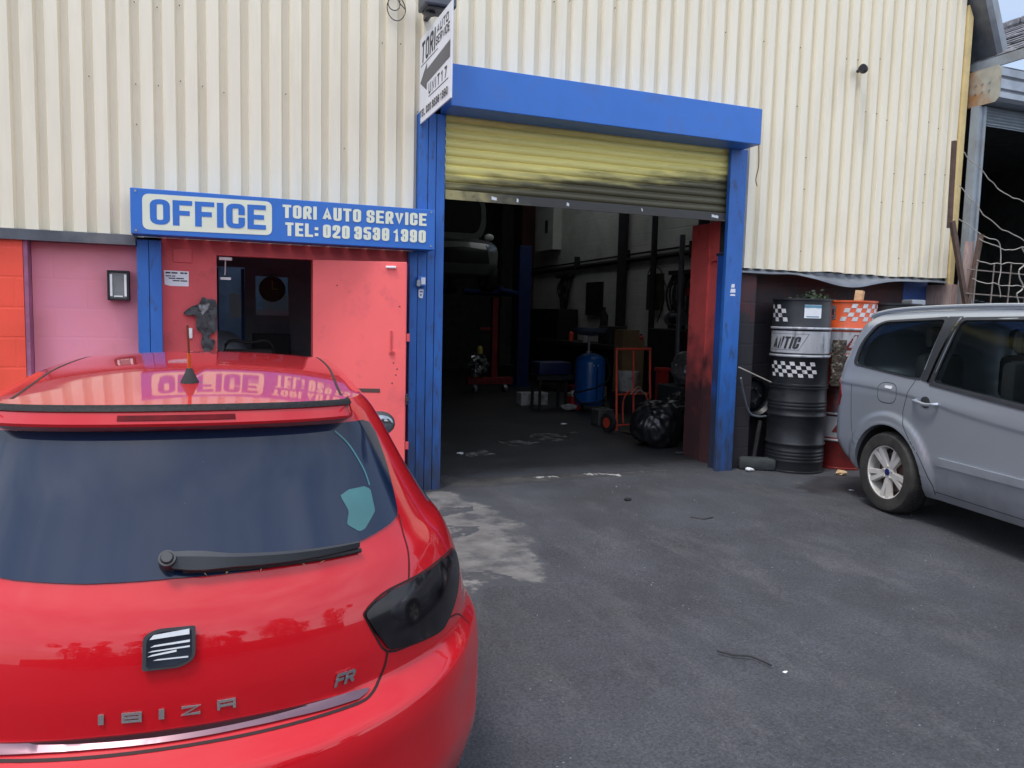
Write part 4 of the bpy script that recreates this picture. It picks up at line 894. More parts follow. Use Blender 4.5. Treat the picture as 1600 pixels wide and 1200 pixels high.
    b = MB(); b.tube([c.surf('rear', .03+.6*q, 1.052-.022*q, .008) for q in [k/10 for k in range(11)]], .006, 6); b.done('wiper_blade', M['rubber'], wp, True)
    b = MB(); rn = random.Random(2)
    for k in range(26):
        q = rn.random()**.7; p = c.surf('rear', .05+.56*q, 1.047-.013*q+rn.gauss(0, .004), .006); u = Vector((rn.uniform(-1, 1), rn.uniform(-.3, .3), rn.uniform(-1, 1))).normalized()*rn.uniform(.003, .011); v = u.cross(Vector((0, 1, .3))).normalized()*rn.uniform(.001, .003); b.quad(p-u, p+v, p+u, p-v)
    b.done('leaf_litter', M['wood'], wp)['kind'] = 'stuff'
    # aerial
    az = c.T(0, .80); b = MB(); b.lathe([(.026, -.004), (.024, .006), (.012, .03), (.008, .042)], c=(.0, .80, az), n=24); an = b.done('aerial', M['rubber'], t, True)
    b = MB(); b.tube([(0, .80, az+.03), (.0, .788, az+.085)], .0055, 10); b.done('aerial_rod', M['orange_rod'], an, True)
    b = MB(); b.tube([(0, .788, az+.085), (-.002, .768, az+.168)], .0033, 8); b.done('aerial_tip', mat('brown_rod', (.16, .05, .02), .5), an, True)
    # mirrors, side glass, wheels, lamps
    for s in (1, -1):
        b = MB(); b.ball((s*.86, 2.72, 1.005), .098, (.9, .6, .72)); b.box(s*.70, 2.70, .93, s*.84, 2.78, .965); mr = b.done('door_mirror', M['plastic'], t, True)
        b = MB(); b.ball((s*.862, 2.668, 1.005), .083, (.85, .14, .66)); b.done('mirror_glass', M['mirror'], mr, True)
        b = MB(); c.patch(b, [(.80, 1.03), (1.25, 1.0), (2.25, .985), (2.62, 1.0), (2.45, 1.12), (2.05, 1.31), (1.2, 1.32), (.98, 1.25), (.86, 1.12)], 'side', .003, .06, sg=s); b.done('side_window', M['dark_glass'], t, True)
        b = MB(); c.line(b, [(1.3, .99), (1.26, .7), (1.32, .35)], 'side', .006, .001, sg=s); c.line(b, [(2.6, .99), (2.62, .7), (2.55, .35)], 'side', .006, .001, sg=s); b.done('door_gap', M['gap'], o)
        b = MB(); p = c.side(1.45, .86, s); b.box(p.x-.012, 1.36, .845, p.x+s*.03-.0, 1.54, .872, bev=.006); b.done('door_handle', M['red_paint'], t, True)
        b = MB(); c.patch(b, [(s*.72, .60), (s*1.05, .62), (s*1.2, .72), (s*.95, .735), (s*.72, .68)], 'front', .006, .03); b.done('headlight', M['lens'], t, True)
        for y in (RW, 3.2):
            car_wheel(t, (s*(.665 if y < 1 else .70), y, .31), .31, .2, s, [(0, 0)], .205, M['plastic'])
    b = MB(); c.patch(b, mir([(0, .965), (.7, .97), (1.05, .985), (1.1, 1.1), (1.1, 1.3), (.6, 1.35), (0, 1.36)]), 'front', .003, .06); b.done('windscreen', M['dark_glass'], t, True)
    b = MB(); c.patch(b, mir([(0, .32), (.6, .33), (.5, .46), (0, .47)]), 'front', .004, .05); b.done('grille', M['plastic'], t, True)
    return t
build_red()
# ------------------------------------------------------------------ silver people carrier (nose towards the camera side, tail to the wall)
SIL = Car([(.22, -.66, .85, .40, 3.60, .5), (.30, -.80, .89, .42, 3.78, .6), (.42, -.98, .92, .42, 3.86, .6), (.54, -1.03, .935, .40, 3.88, .62), (.75, -1.03, .94, .40, 3.80, .62),
    (.95, -1.02, .938, .40, 3.40, .6), (1.05, -1.03, .925, .40, 2.95, .5), (1.15, -1.04, .90, .40, 2.68, .45), (1.3, -1.01, .862, .40, 2.35, .4), (1.47, -.96, .81, .40, 2.05, .36),
    (1.585, -.91, .765, .40, 1.82, .33), (1.645, -.87, .715, .38, 1.68, .3), (1.675, -.83, .66, .36, 1.6, .3)],
    [(-.85, 1.675), (-.5, 1.71), (0, 1.735), (.8, 1.75), (1.6, 1.735), (2.2, 1.70)], 1.55, .05)
def build_silver():
    c = SIL; crease = pchip([-1.1, -.54, -.11, .35, .75, 1.31, 3.2], [1.045, 1.04, 1.03, 1.0, .94, .885, .80])
    def bulge(p):
        v = 0; sd = sstep(.55, .8, abs(p.x))
        if -1.0 < p.y < 3.4:
            dz = p.z-crease(p.y); v += .009*(math.exp(-(dz/.07)**2) if dz > 0 else math.exp(-(dz/.018)**2))*sstep(-1.0, -.6, p.y)
        for wy in (0, 2.85):
            d = math.hypot(p.y-wy, p.z-.33)
            if p.z < .95: v += .024*(1-sstep(.475, .525, d))*sstep(.12, .3, p.z)+.006*math.exp(-((d-.415)/.012)**2)
        v += .012*sstep(.34, .30, p.z)*(1 if .4 < p.y < 2.4 else 0)*0
        return v*sd
    c.bulge = bulge
    t = thing('people_carrier', 'silver grey people carrier parked with its tail to the oil drums', 'car', (6.19, -1.87, 0), R(170.5))
    cut = []
    b = MB(); c.shell(b, 190, 40, 120, 14)
    o = b.done('body', M['silver_paint'], None, True, 60)
    b = MB(); c.shell(b, 60, 20, 40, 8, inset=.075, z0=.80); cab = b.done('cutter', M['seat'], None)
    def win(poly, sg):
        b = MB(); b.prism([(sg*.25, y, z) for y, z in poly], (sg*.95, 0, 0)); return b.done('cutter', M['seat'])
    wq = roundpoly([(-.56, 1.205), (-.55, 1.40), (-.40, 1.60), (.34, 1.625), (.285, 1.145), (.16, 1.145)], [.06, .12, .10, .05, .03, .1], 4)
    w2 = roundpoly([(.41, 1.13), (.485, 1.618), (1.36, 1.635), (1.42, 1.04)], [.03, .05, .06, .03], 4)
    w3 = roundpoly([(1.50, 1.035), (1.45, 1.63), (1.72, 1.585), (2.30, 1.22), (2.42, 1.02)], .05, 3)
    wins = [('q', wq), ('d', w2), ('f', w3)]
    cut = [cab]+[win(p, s) for s in (1, -1) for k, p in wins]+[arch_cut(s*.62, s*1.2, y, .33, .405) for s in (1, -1) for y in (0, 2.85)]
    boolean(o, cut); o.parent = t
    for p in o.data.polygons: p.use_smooth = True
    o.data.set_sharp_from_angle(angle=R(38))
    for s in (1, -1):
        for y in (0, 2.85): liner(o, s, y, .33, .398, .63, .925, c)
        big = {'q': [(.0, 0)], }
        for k, p in wins:
            cx = sum(a for a, _ in p)/len(p); cz = sum(z for _, z in p)/len(p)
            gp = [(cx+(a-cx)*1.02, cz+(z-cz)*1.02) for a, z in p]
            b = MB(); c.patch(b, gp, 'side', -.012, .08, sg=s, rim=0); b.done('window', M['clear_glass'], t, True)
            b = MB(); q = [c.surf('side', a, z, .001, s) for a, z in p+[p[0]]]
            pp = [(cx+(a-cx)*1.05+(.0 if a > cx else -.0), cz+(z-cz)*1.045) for a, z in p]; pi = [(cx+(a-cx)*.985, cz+(z-cz)*.98) for a, z in p]
            N = len(p); r1 = [b.bm.verts.new(c.surf('side', a, z, .002, s)) for a, z in pi]; r2 = [b.bm.verts.new(c.surf('side', a, z, .004, s)) for a, z in pp]; r3 = [b.bm.verts.new(c.surf('side', a, z, -.02, s)) for a, z in pi]
            for i in range(N): b.bm.faces.new((r1[i], r1[(i+1) % N], r2[(i+1) % N], r2[i])); b.bm.faces.new((r1[i], r1[(i+1) % N], r3[(i+1) % N], r3[i]))
            b.done('window_seal', M['plastic'], t)
        # black pillar and chrome strip between the rear side windows
        b = MB(); c.patch(b, [(.30, 1.135), (.345, 1.635), (.485, 1.635), (.405, 1.12)], 'side', .0055, .05, sg=s); b.done('pillar_cover', M['plastic'], t, True)
        b = MB(); c.line(b, [(.375, 1.125), (.425, 1.4), (.478, 1.625)], 'side', .022, .010, sg=s); b.done('chrome_strip', M['chrome'], t)
        b = MB(); c.patch(b, [(.40, 1.105), (.40, 1.13), (1.30, 1.045), (2.44, 1.012), (2.44, .99), (1.30, 1.02)], 'side', .008, .04, sg=s, rim=.008); b.done('belt_trim', M['plastic'], t, True)
        b = MB(); c.line(b, [(.24, 1.135), (.20, 1.04), (.17, .92), (.165, .83), (.25, .69), (.40, .53), (.495, .36), (.505, .26)], 'side', .006, .0015, sg=s)
        c.line(b, [(1.46, 1.03), (1.47, .7), (1.44, .27)], 'side', .006, .0015, sg=s); c.line(b, [(2.5, .98), (2.52, .8), (2.42, .45), (2.36, .27)], 'side', .006, .0015, sg=s)
        c.line(b, [(.505, .285), (1.0, .282), (1.44, .28), (2.36, .28)], 'side', .005, .0015, sg=s)
        c.line(b, [(-.52, 1.03), (-.50, .85), (-.47, .62), (-.40, .50)], 'side', .005, .0015, sg=s); b.done('door_gap', M['gap_grey'], o)
        b = MB(); c.patch(b, [(.555, .505), (.545, .545), (.575, .565), (1.40, .56), (1.41, .505)], 'side', .016, .03, sg=s, rim=.016); b.done('side_moulding', M['silver_paint'], t, True)
        b = MB(); c.patch(b, [(1.49, .505), (1.49, .56), (2.36, .55), (2.34, .505)], 'side', .016, .03, sg=s, rim=.016); b.done('side_moulding', M['silver_paint'], t, True)
        for y0 in (.40, 1.62):
            b = MB(); pts = [c.surf('side', y0+d, .972-.0*d, f, s) for d, f in ((-.12, .002), (-.10, .028), (-.03, .042), (.05, .042), (.12, .026), (.14, .002))]; b.tube(cr(pts, 5), .0135, 10); h = b.done('door_handle', M['silver_paint'], t, True)
            b = MB(); c.patch(b, [(y0+.052*math.cos(a), .972+.045*math.sin(a)) for a in [2*math.pi*k/20 for k in range(20)]], 'side', .0025, .02, sg=s); b.done('handle_recess', M['plastic'], h, True)
        if s == 1:
            b = MB(); N = 28; c.line(b, [(-.05+.115*math.copysign(abs(math.cos(a))**.7, math.cos(a)), 1.0+.085*math.copysign(abs(math.sin(a))**.7, math.sin(a))) for a in [2*math.pi*k/N for k in range(N+1)]], 'side', .005, .0015, n=2); fl = b.done('fuel_flap', M['gap_grey'], o)
            b = MB(); c.patch(b, roundpoly([(-.08, 1.04), (-.08, 1.06), (.0, 1.06), (.0, 1.035)], .006, 3), 'side', .004, .02); b.done('sticker', M['white'], t)
        b = MB(); pts = [(s*.655, y, c.T(.655, y)+h) for y, h in ((-.66, -.01), (-.56, .012), (-.3, .026), (.2, .028), (.8, .028), (1.4, .026), (1.7, .014), (1.8, -.01))]; b.tube(cr(pts, 6), .02, 10); b.done('roof_rail', M['silver_paint'], t, True)
        b = MB(); c.patch(b, [(s*.98, .80), (s*.98, 1.10), (s*1.42, 1.02), (s*1.52, .92), (s*1.45, .82)], 'rear', .006, .04); b.done('tail_light', M['lamp_red'], t, True)
        b = MB(); c.patch(b, [(s*.75, .72), (s*1.15, .74), (s*1.3, .86), (s*1.0, .88), (s*.75, .82)], 'front', .006, .04); b.done('headlight', M['lens'], t, True)
        b = MB(); b.ball((s*1.02, 2.02, 1.10), .125, (.95, .55, .75)); b.box(s*.86, 1.99, 1.03, s*.98, 2.06, 1.065); mr = b.done('door_mirror', M['silver_paint'], t, True)
        b = MB(); b.ball((s*1.02, 1.97, 1.10), .10, (.9, .3, .7)); b.done('mirror_glass', M['chrome'], mr, True)
        for y in (0, 2.85): car_wheel(t, (s*.845, y, .335), .335, .215, s, [(-.10, -.17), (.10, .17)], .222, mat('blue_cap', (.01, .02, .12), .3) if 'blue_cap' not in bpy.data.materials else bpy.data.materials['blue_cap'])
    b = MB(); c.patch(b, mir([(0, 1.16), (.8, 1.17), (1.1, 1.2), (1.12, 1.55), (.8, 1.60), (0, 1.62)]), 'rear', .003, .06); b.done('rear_window', M['dark_glass'], t, True)
    b = MB(); c.patch(b, mir([(0, 1.12), (.7, 1.12), (1.12, 1.14), (1.15, 1.58), (.7, 1.64), (0, 1.66)]), 'front', .003, .07); b.done('windscreen', M['dark_glass'], t, True)
    b = MB(); c.patch(b, mir([(0, .38), (.6, .40), (.5, .55), (0, .56)]), 'front', .004, .05); b.done('grille', M['plastic'], t, True)
    # seats
    def seat(x, y, nm='seat'):
        b = MB(); b.box(x-.22, y-.10, .82, x+.22, y+.42, .99, bev=.06); b.box(x-.21, y-.16, .95, x+.21, y-.02, 1.33, bev=.06); st = b.done('seat', M['seat'], t, True)
        b = MB(); b.box(x-.13, y-.16, 1.37, x+.13, y-.06, 1.56, bev=.05); b.cyl((x-.05, y-.1, 1.32), (x-.05, y-.1, 1.4), .008); b.cyl((x+.05, y-.1, 1.32), (x+.05, y-.1, 1.4), .008); b.done('headrest', M['seat'], st, True)
    for x, y in ((.42, .02), (-.42, .02), (.46, .95), (0, .95), (-.46, .95), (.40, 1.85), (-.40, 1.85)): seat(x, y)
    return t
build_silver()
# ------------------------------------------------------------------ oil drums along the sooty wall
M['drum_black'] = mat('black_drum_paint', (.016, .018, .022), .38, spec=.35, var=.25, vs=5, dirt=(.034, .034, .038), dscale=3, dlo=.5, dhi=.8, stretch=(1, 1, 2))
M['drum_band'] = mat('silver_drum_band', (.46, .47, .50), .38, metal=.25, var=.12, vs=4, dirt=(.10, .10, .11), dscale=5, dlo=.52, dhi=.72, stretch=(2.5, 2.5, .5))
M['drum_orange'] = mat('orange_drum_paint', (.60, .085, .018), .38, coat=.1, var=.12, vs=4, dirt=(.22, .045, .02), dscale=4, dlo=.5, dhi=.72, stretch=(3, 3, .6))
M['drum_red'] = mat('dark_red_drum_paint', (.20, .018, .018), .4, var=.2, dirt=(.05, .02, .02), dscale=5, dlo=.42, dhi=.7)
M['check_white'] = mat('checker_white', (.58, .58, .60), .45, var=.12, vs=20, dirt=(.12, .12, .12), dscale=14, dlo=.55, dhi=.75)
DR, DH = .292, .905
def drum_prof(r, h, ribs):
    p = [(.001, .012), (r-.01, .012), (r-.004, 0), (r+.010, .002), (r+.010, .018), (r, .024)]
    for z, a in ribs: p += [(r, z-.022), (r+a*.7, z-.010), (r+a, z), (r+a*.7, z+.010), (r, z+.022)]
    p += [(r, h-.026), (r+.010, h-.020), (r+.010, h-.002), (r-.004, h), (r-.010, h-.014), (.001, h-.014)]
    return p
STD = [(.315, .013), (.60, .013)]
COR = [(.12, .006), (.155, .006), (.19, .006), (.225, .006), (.30, .012), (.60, .012), (.675, .006), (.71, .006), (.745, .006)]
def drum(name, label, loc, rz, m, band=None, ribs=STD, group='oil drums stacked along the wall'):
    t = thing(name, label, 'oil drum', loc, rz, group)
    b = MB(); b.lathe(drum_prof(DR, DH, ribs), n=72); b.done('drum_shell', m, t, True, 50)
    b = MB(); b.lathe([(.036, DH-.014), (.036, DH-.002), (.026, DH), (.001, DH)], c=(.15, .06, 0), n=20); b.done('bung', m, t, True)
    if band:
        b = MB(); q = DR+.0018
        pr = [(q, .345), (q, .570)]
        b.grid(lambda i, j: (q*math.cos(2*math.pi*i), q*math.sin(2*math.pi*i), .345+.225*j), 72, 4, True); b.done('drum_band', band, t, True)
        b = MB(); b.lathe([(DR+.0105, .303), (DR+.0145, .315), (DR+.0105, .327)], n=72, cap=False); b.lathe([(DR+.0105, .588), (DR+.0145, .60), (DR+.0105, .612)], n=72, cap=False)
        b.done('drum_hoop', band, t, True)
    return t
def curved(b, a0, z0, pts, off=.0028):
    """polygon (s along the circumference in metres, z) wrapped on the drum from angle a0"""
    N = len(pts); P = []
    for i in range(N):
        u, v = Vector(pts[i]), Vector(pts[(i+1) % N]); n = max(1, int((v-u).length/.02)); P += [u+(v-u)*k/n for k in range(n)]
    r = delaunay_2d_cdt(P, [(i, (i+1) % len(P)) for i in range(len(P))], [], 1, 1e-6); q = DR+off
    vs = [b.bm.verts.new((q*math.cos(a0+p.x/DR), q*math.sin(a0+p.x/DR), z0+p.y)) for p in r[0]]
    for f in r[2]: b.bm.faces.new([vs[i] for i in f])
def checks(t, a0, z0, nx, nz, s, slant=.25, m=None, skip=()):
    b = MB()
    for i in range(nx):
        for j in range(nz):
            if (i+j) % 2 == 0 and (i, j) not in skip:
                x = i*s*1.25-j*s*slant; curved(b, a0, z0, [(x+.001, j*s+.001), (x+s*1.25-.001, j*s+.001), (x+s*1.25-.001-s*slant*.9, j*s+s-.001), (x+.001-s*slant*.9, j*s+s-.001)])
    b.done('checker_print', m or M['check_white'], t)
def wrap_text(t, s, a0, z0, h, width, m, shear=.3, T=.26, B=.18):
    b = MB(); text(b, s, (0, 0, 0), (1, 0, 0), (0, 1, 0), h, width, T, gw=.62, gap=.1, shear=shear, B=B)
    bmesh.ops.triangulate(b.bm, faces=b.bm.faces[:])
    for _ in range(4): bmesh.ops.subdivide_edges(b.bm, edges=[e for e in b.bm.edges if abs(e.verts[0].co.x-e.verts[1].co.x) > .010], cuts=1)
    for v in b.bm.verts: q = DR+.0038+v.co.z; a = a0+v.co.x/DR; v.co = (q*math.cos(a), q*math.sin(a), z0+v.co.y)
    b.done('drum_lettering', m, t)
X1 = (5.81, -.02)
d1 = drum('oil_drum', 'corrugated plain black drum at the bottom of the front stack, beside the blue post', X1+(0,), .4, M['drum_black'], None, COR)
d2 = drum('oil_drum', 'black drum with a silver band and white checks, on top of the plain black drum', (X1[0], X1[1], DH+.002), 0, M['drum_black'], M['drum_band'])
VA = math.atan2(-6.48-X1[1], -X1[0])           # direction from the drum towards the yard
checks(d2, VA-1.02, .095, 10, 4, .040, .30); checks(d2, VA-1.40, .665, 5, 4, .044, .25, skip=((0, 0), (0, 2)))
b = MB(); curved(b, VA-1.22, .372, [(0, 0), (.345, 0), (.445, .172), (0, .172)], .0022); b.done('name_plate_edge', M['lead'], d2)
b = MB(); curved(b, VA-1.22, .372, [(0, .006), (.338, .006), (.433, .166), (0, .166)], .0028); b.done('name_plate', M['drum_band'], d2)
wrap_text(d2, 'ANTIC', VA-1.10, .388, .125, .30, M['ink'], .28, .20, .16)
b = MB(); curved(b, VA+.08, .705, [(0, 0), (.175, .0), (.175, .135), (0, .135)], .0026); o = b.done('drum_label', M['paper'], d2)
b = MB(); curved(b, VA+.08, .705, [(0, .105), (.175, .105), (.175, .133), (0, .133)], .0034); curved(b, VA+.08, .705, [(.02, .01), (.15, .01), (.15, .02), (.02, .02)], .0034); b.done('label_print', mat('label_blue', (.10, .25, .36), .5), o)
X2 = (6.47, .02)
d3 = drum('oil_drum', 'dark red drum with pale bands at the bottom, half hidden behind the silver car', X2+(0,), .2, M['drum_red'], M['drum_band'])
wrap_text(d3, 'ALT', VA-.55, .39, .13, .2, M['drum_red'], .3)
d4 = drum('oil_drum', 'weathered orange drum with a silver band, on top of the dark red drum', (X2[0], X2[1], DH+.002), 0, M['drum_orange'], M['drum_band'])
checks(d4, VA-.30, .685, 9, 4, .046, -.35); VB = math.atan2(-6.48, -X2[0])
b = MB(); curved(b, VB-.05, .375, [(0, 0), (.30, 0), (.40, .165), (.10, .165)], .0026); b.done('name_plate', M['drum_red'], d4)
wrap_text(d4, 'ATL', VB+.10, .395, .12, .20, M['drum_band'], .35)
b = MB(); curved(b, VB-.80, .70, [(0, 0), (.12, 0), (.12, .15), (0, .15)], .0026); o = b.done('drum_label', M['lead'], d4)
b = MB(); curved(b, VB-.80, .70, [(.02, .02), (.10, .02), (.10, .03), (.02, .03)], .0034); curved(b, VB-.80, .70, [(.02, .05), (.10, .05), (.10, .11), (.02, .11)], .0034); b.done('label_print', M['plastic'], o)
for X, z, lab in ((7.12, 0, 'plain black drum on the ground under the grey box drum'), (7.12, DH+.002, 'plain black drum on top, with a small grey box on its lid'), (7.74, 0, 'plain black drum on the ground, nearest to the blue pier'), (7.74, DH+.002, 'plain black drum on top of its stack in front of the blue pier')):
    drum('oil_drum', lab, (X, .03, z-.012*(z > 0)), X, M['drum_black'])
b = MB(); b.box(7.16, -.20, 1.787, 7.36, -.06, 1.84, bev=.005); b.box(7.17, -.19, 1.8405, 7.35, -.07, 1.846); tag(b.done('small_box', M['steel']), 'small grey box lying on the lid of a black drum', 'box')
b = MB(); b.box(-.035, -.05, 0, .035, .03, .13, mx=Matrix.Translation((6.58, .0, 1.797)) @ Matrix.Rotation(R(8), 4, 'Y') @ Matrix.Rotation(R(25), 4, 'Z'), bev=.004); tag(b.done('timber_offcut', M['wood']), 'pale timber offcut standing on the orange drum', 'wood offcut')
rn = random.Random(11); b = MB()
for k in range(260):
    p = Vector((6.00+rn.gauss(0, .09), .02+rn.gauss(0, .06), 1.80+abs(rn.gauss(0, .035)))); s = rn.uniform(.012, .03); u = Vector((rn.uniform(-1, 1), rn.uniform(-1, 1), rn.uniform(-.3, .8))).normalized(); v = u.cross(Vector((rn.uniform(-1, 1), rn.uniform(-1, 1), rn.uniform(-1, 1)))).normalized()
    b.quad(p-u*s, p+v*s*.5, p+u*s, p-v*s*.5)
tag(b.done('weeds', mat('dark_leaf', (.03, .05, .022), .7, var=.5, vs=30)), 'clump of dark green leaves lying on the checked black drum', 'leaves')
b = MB(); 
def bark(i, j):
    a = 2*math.pi*i; x = .085*math.cos(a); y = .05*math.sin(a); k = 1+.16*noise.noise(Vector((x*30, y*30, j*14)))
    return (6.145+x*k, -.225+y*k, .912+.48*j)
b.grid(bark, 40, 40, True); b.poly([bark(i/40, 1) for i in range(40)]); b.poly([bark(i/40, 0) for i in range(40)])
tag(b.done('timber_block', mat('mossy_bark', (.055, .042, .032), .95, var=.5, vs=20, dirt=(.26, .24, .20), dscale=24, dlo=.53, dhi=.64, bump=.9, bs=45), None, True), 'rough lichen covered wood block wedged in front of the orange drum', 'wood block')
# wheel rim, rods, pipe and chock between post and drums
t = thing('wheel_rim', 'dirty black steel wheel rim hung on the sooty wall beside the blue post', 'wheel rim')
mx = Matrix.Translation((5.46, .30, .765)) @ Matrix.Rotation(R(90), 4, 'X') @ Matrix.Rotation(R(-8), 4, 'Y')
b = MB(); b.lathe([(.215, -.08), (.222, -.075), (.20, -.05), (.19, .05), (.215, .085), (.222, .09), (.212, .092), (.18, .05), (.185, -.06), (.215, -.08)], n=56, mx=mx, cap=False); b.done('rim', M['drum_black'], t, True)
b = MB(); b.lathe([(.184, -.03), (.15, .0), (.10, .03), (.07, .045), (.06, .02), (.001, .02)], n=48, mx=mx); w = b.done('wheel_disc', M['drum_black'], t, True)
b = MB()
for k in range(5):
    a = 2*math.pi*k/5; p = mx @ Vector((.085*math.cos(a), .085*math.sin(a), .03)); q = mx @ Vector((.085*math.cos(a), .085*math.sin(a), .062)); b.cyl(p, q, .013, n=6)
b.done('wheel_nut', M['rubber'], w)
def rod(nm, lab, pts, r, m, cat):
    b = MB(); b.tube(pts, r, 8); return tag(b.done(nm, m, None, True), lab, cat)
rod('thin_rod', 'thin pale rod leaning across the wall to the checked drum', [(5.09, .05, 1.09), (5.50, .03, .93)], .007, M['wire'], 'rod')
rod('bent_rod', 'grey bent rod in front of the black wheel rim', cr([(5.11, .03, .98), (5.22, .10, .78), (5.33, .14, .60), (5.44, .14, .555), (5.55, .14, .555)], 5), .011, M['lead'], 'rod')
rod('black_pipe', 'black pipe standing between the wheel rim and the bottom drum', [(5.47, .22, .01), (5.545, .22, .50)], .024, M['rubber'], 'pipe')
b = MB(); b.box(-.19, -.085, 0, .19, .085, .125, bev=.03, mx=Matrix.Translation((5.39, .06, 0)) @ Matrix.Rotation(R(-30), 4, 'Z')); tag(b.done('rubber_block', mat('dusty_rubber', (.035, .042, .044), .8, var=.3, vs=8, bump=.2, bs=30), None, True), 'dark rubber block on the ground in front of the drums', 'rubber block')
def scrap(nm, lab, c, s, m, cat, seed, flat=.5):
    b = MB(); bmesh.ops.create_icosphere(b.bm, subdivisions=2, radius=s, matrix=Matrix.Translation(c) @ Matrix.Diagonal((1, .7, flat, 1)))
    for v in b.bm.verts: v.co += Vector((noise.noise(v.co*30+Vector((seed, 0, 0))), noise.noise(v.co*30+Vector((0, seed, 0))), .3*noise.noise(v.co*30)))*s*.6
    return tag(b.done(nm, m), lab, cat)
scrap('paper_scrap', 'crumpled white paper beside the rubber block', (5.24, -.02, .02), .045, M['paper'], 'litter', 3)
scrap('wood_scrap', 'small yellowish wood scrap by the foot of the black drum', (6.08, -.42, .02), .06, M['wood'], 'litter', 5)
scrap('paper_scrap', 'white scrap of paper near the rear tyre of the silver car', (5.62, -1.02, .0), .035, M['paper'], 'litter', 8, .2)
scrap('paper_scrap', 'tiny white scrap in the middle of the yard near the twig', (2.48, -3.75, -.05), .018, M['paper'], 'litter', 10, .2)
def twig(lab, pts, r): b = MB(); b.tube(cr(pts, 5), r, 6); return tag(b.done('bent_twig', M['black'], None, True), lab, 'twig')
twig('thin black bent twig on the asphalt in the middle foreground', [(2.28, -3.50, -.028), (2.33, -3.56, -.03), (2.40, -3.60, -.03), (2.44, -3.70, -.035)], .0045)
twig('small curved black twig on the asphalt farther back', [(3.55, -1.42, .002), (3.62, -1.50, .002), (3.72, -1.48, .002)], .006)
tag_l = [(3.25, -.72, .10), (2.6, -1.45, .07)]
for x, y, s in tag_l: pass
scrap('leaf_scrap', 'small dark dead leaf on the asphalt before the shutter', (3.35, -.78, .012), .035, M['black'], 'leaf', 12, .3)
# ------------------------------------------------------------------ neighbouring unit on the right
N_ = thing('neighbour_unit', 'neighbouring workshop unit with a grey shutter box, rusty end plate and slate roof', 'building')
b = MB(); b.prism([(8.19, .18, 4.075), (8.19, -.20, 4.075), (8.19, -.245, 4.12), (8.19, -.245, 4.43), (8.19, -.20, 4.475), (8.19, .18, 4.475)], (.012, 0, 0)); ep = b.done('end_plate', M['rust'], N_)
b = MB()
for y in (-.12, -.03, .05):
    for z in (4.22, 4.31): b.cyl((8.19, y, z), (8.182, y, z), .012, n=8)
b.done('plate_bolt', M['steel'], ep)
b = MB(); prof = [(.18, 4.47)]+[(-.20+.0*k, 4.47) for k in (0,)]+[(-.235, 4.44), (-.235, 4.36), (-.22, 4.34), (-.235, 4.32), (-.235, 4.22), (-.22, 4.20), (-.235, 4.18), (-.235, 4.12), (-.20, 4.085), (.18, 4.085)]
b.prism([(8.203, y, z) for y, z in prof], (4, 0, 0)); b.done('shutter_housing', M['steel'], N_)
b = MB(); b.grid(lambda i, j: (8.3+3.9*i, -.02+.012*math.sin(j*40), 3.86+.22*j), 2, 40); b.done('roller_shutter', M['grey_col'], N_)
b = MB(); b.box(8.165, -.03, -.05, 8.235, .07, 4.07); b.box(8.236, -.05, -.05, 8.27, -.01, 4.07); b.box(8.236, .06, -.05, 8.30, .10, 4.07); b.done('steel_column', M['grey_col'], N_)
b = MB(); b.box(8.30, 7, -.05, 14, 7.2, 4.6); b.box(8.05, .72, -.05, 8.30, 7, 4.55); b.box(14, 0, -.05, 14.2, 7, 4.6); b.quad((8.0, .2, 4.52), (14, .2, 4.52), (14, 7, 4.52), (8.0, 7, 4.52)); b.done('inner_wall', M['inner_dark'], N_)
M['slate'] = mat('old_slate', (.15, .15, .165), .7, var=.35, vs=14, dirt=(.34, .34, .36), dscale=10, dlo=.5, dhi=.66, bump=.3, bs=40)
b = MB(); rn = random.Random(5)
ea, ri = Vector((8.34, 0, 4.62)), Vector((10.0, 0, 5.56)); sl = (ri-ea); nr = Vector((-sl.z, 0, sl.x)).normalized(); rows = 13
for r_ in range(rows):
    p0 = ea+sl*(r_/rows); p1 = ea+sl*((r_+1.25)/rows); y = -1.6+(r_ % 2)*.13
    while y < 5.5:
        wd = .26; h0 = nr*(.012+rn.uniform(0, .010)); h1 = nr*.002; d = rn.uniform(-.012, .012)
        q = [p0+Vector((0, y+.005, 0))+h0+sl*d, p0+Vector((0, y+wd-.005, 0))+h0+sl*d, p1+Vector((0, y+wd-.005, 0))+h1, p1+Vector((0, y+.005, 0))+h1]; b.prism([tuple(v) for v in q], nr*-.009); y += wd
b.done('slate_roof', M['slate'], N_)
b = MB()
y = -1.6
while y < 5.5: b.box(9.90, y, 5.53, 10.10, y+.40, 5.62, bev=.02); y += .41
b.done('ridge_tiles', M['slate'], N_)
b = MB(); b.prism([(8.32, -1.55, 4.60), (8.32, 5.5, 4.60), (10, 5.5, 5.53), (10, -1.55, 5.53)], (0, 0, -.02)); b.done('roof_deck', M['inner_dark'], N_)
b = MB(); b.box(8.30, -1.6, 4.50, 8.325, 5.5, 4.61); b.prism([(8.33, -1.64, 4.49), (10.0, -1.64, 5.43), (10.0, -1.64, 5.56), (8.33, -1.64, 4.62)], (0, .03, 0)); b.done('fascia_board', M['grey_col'], N_)
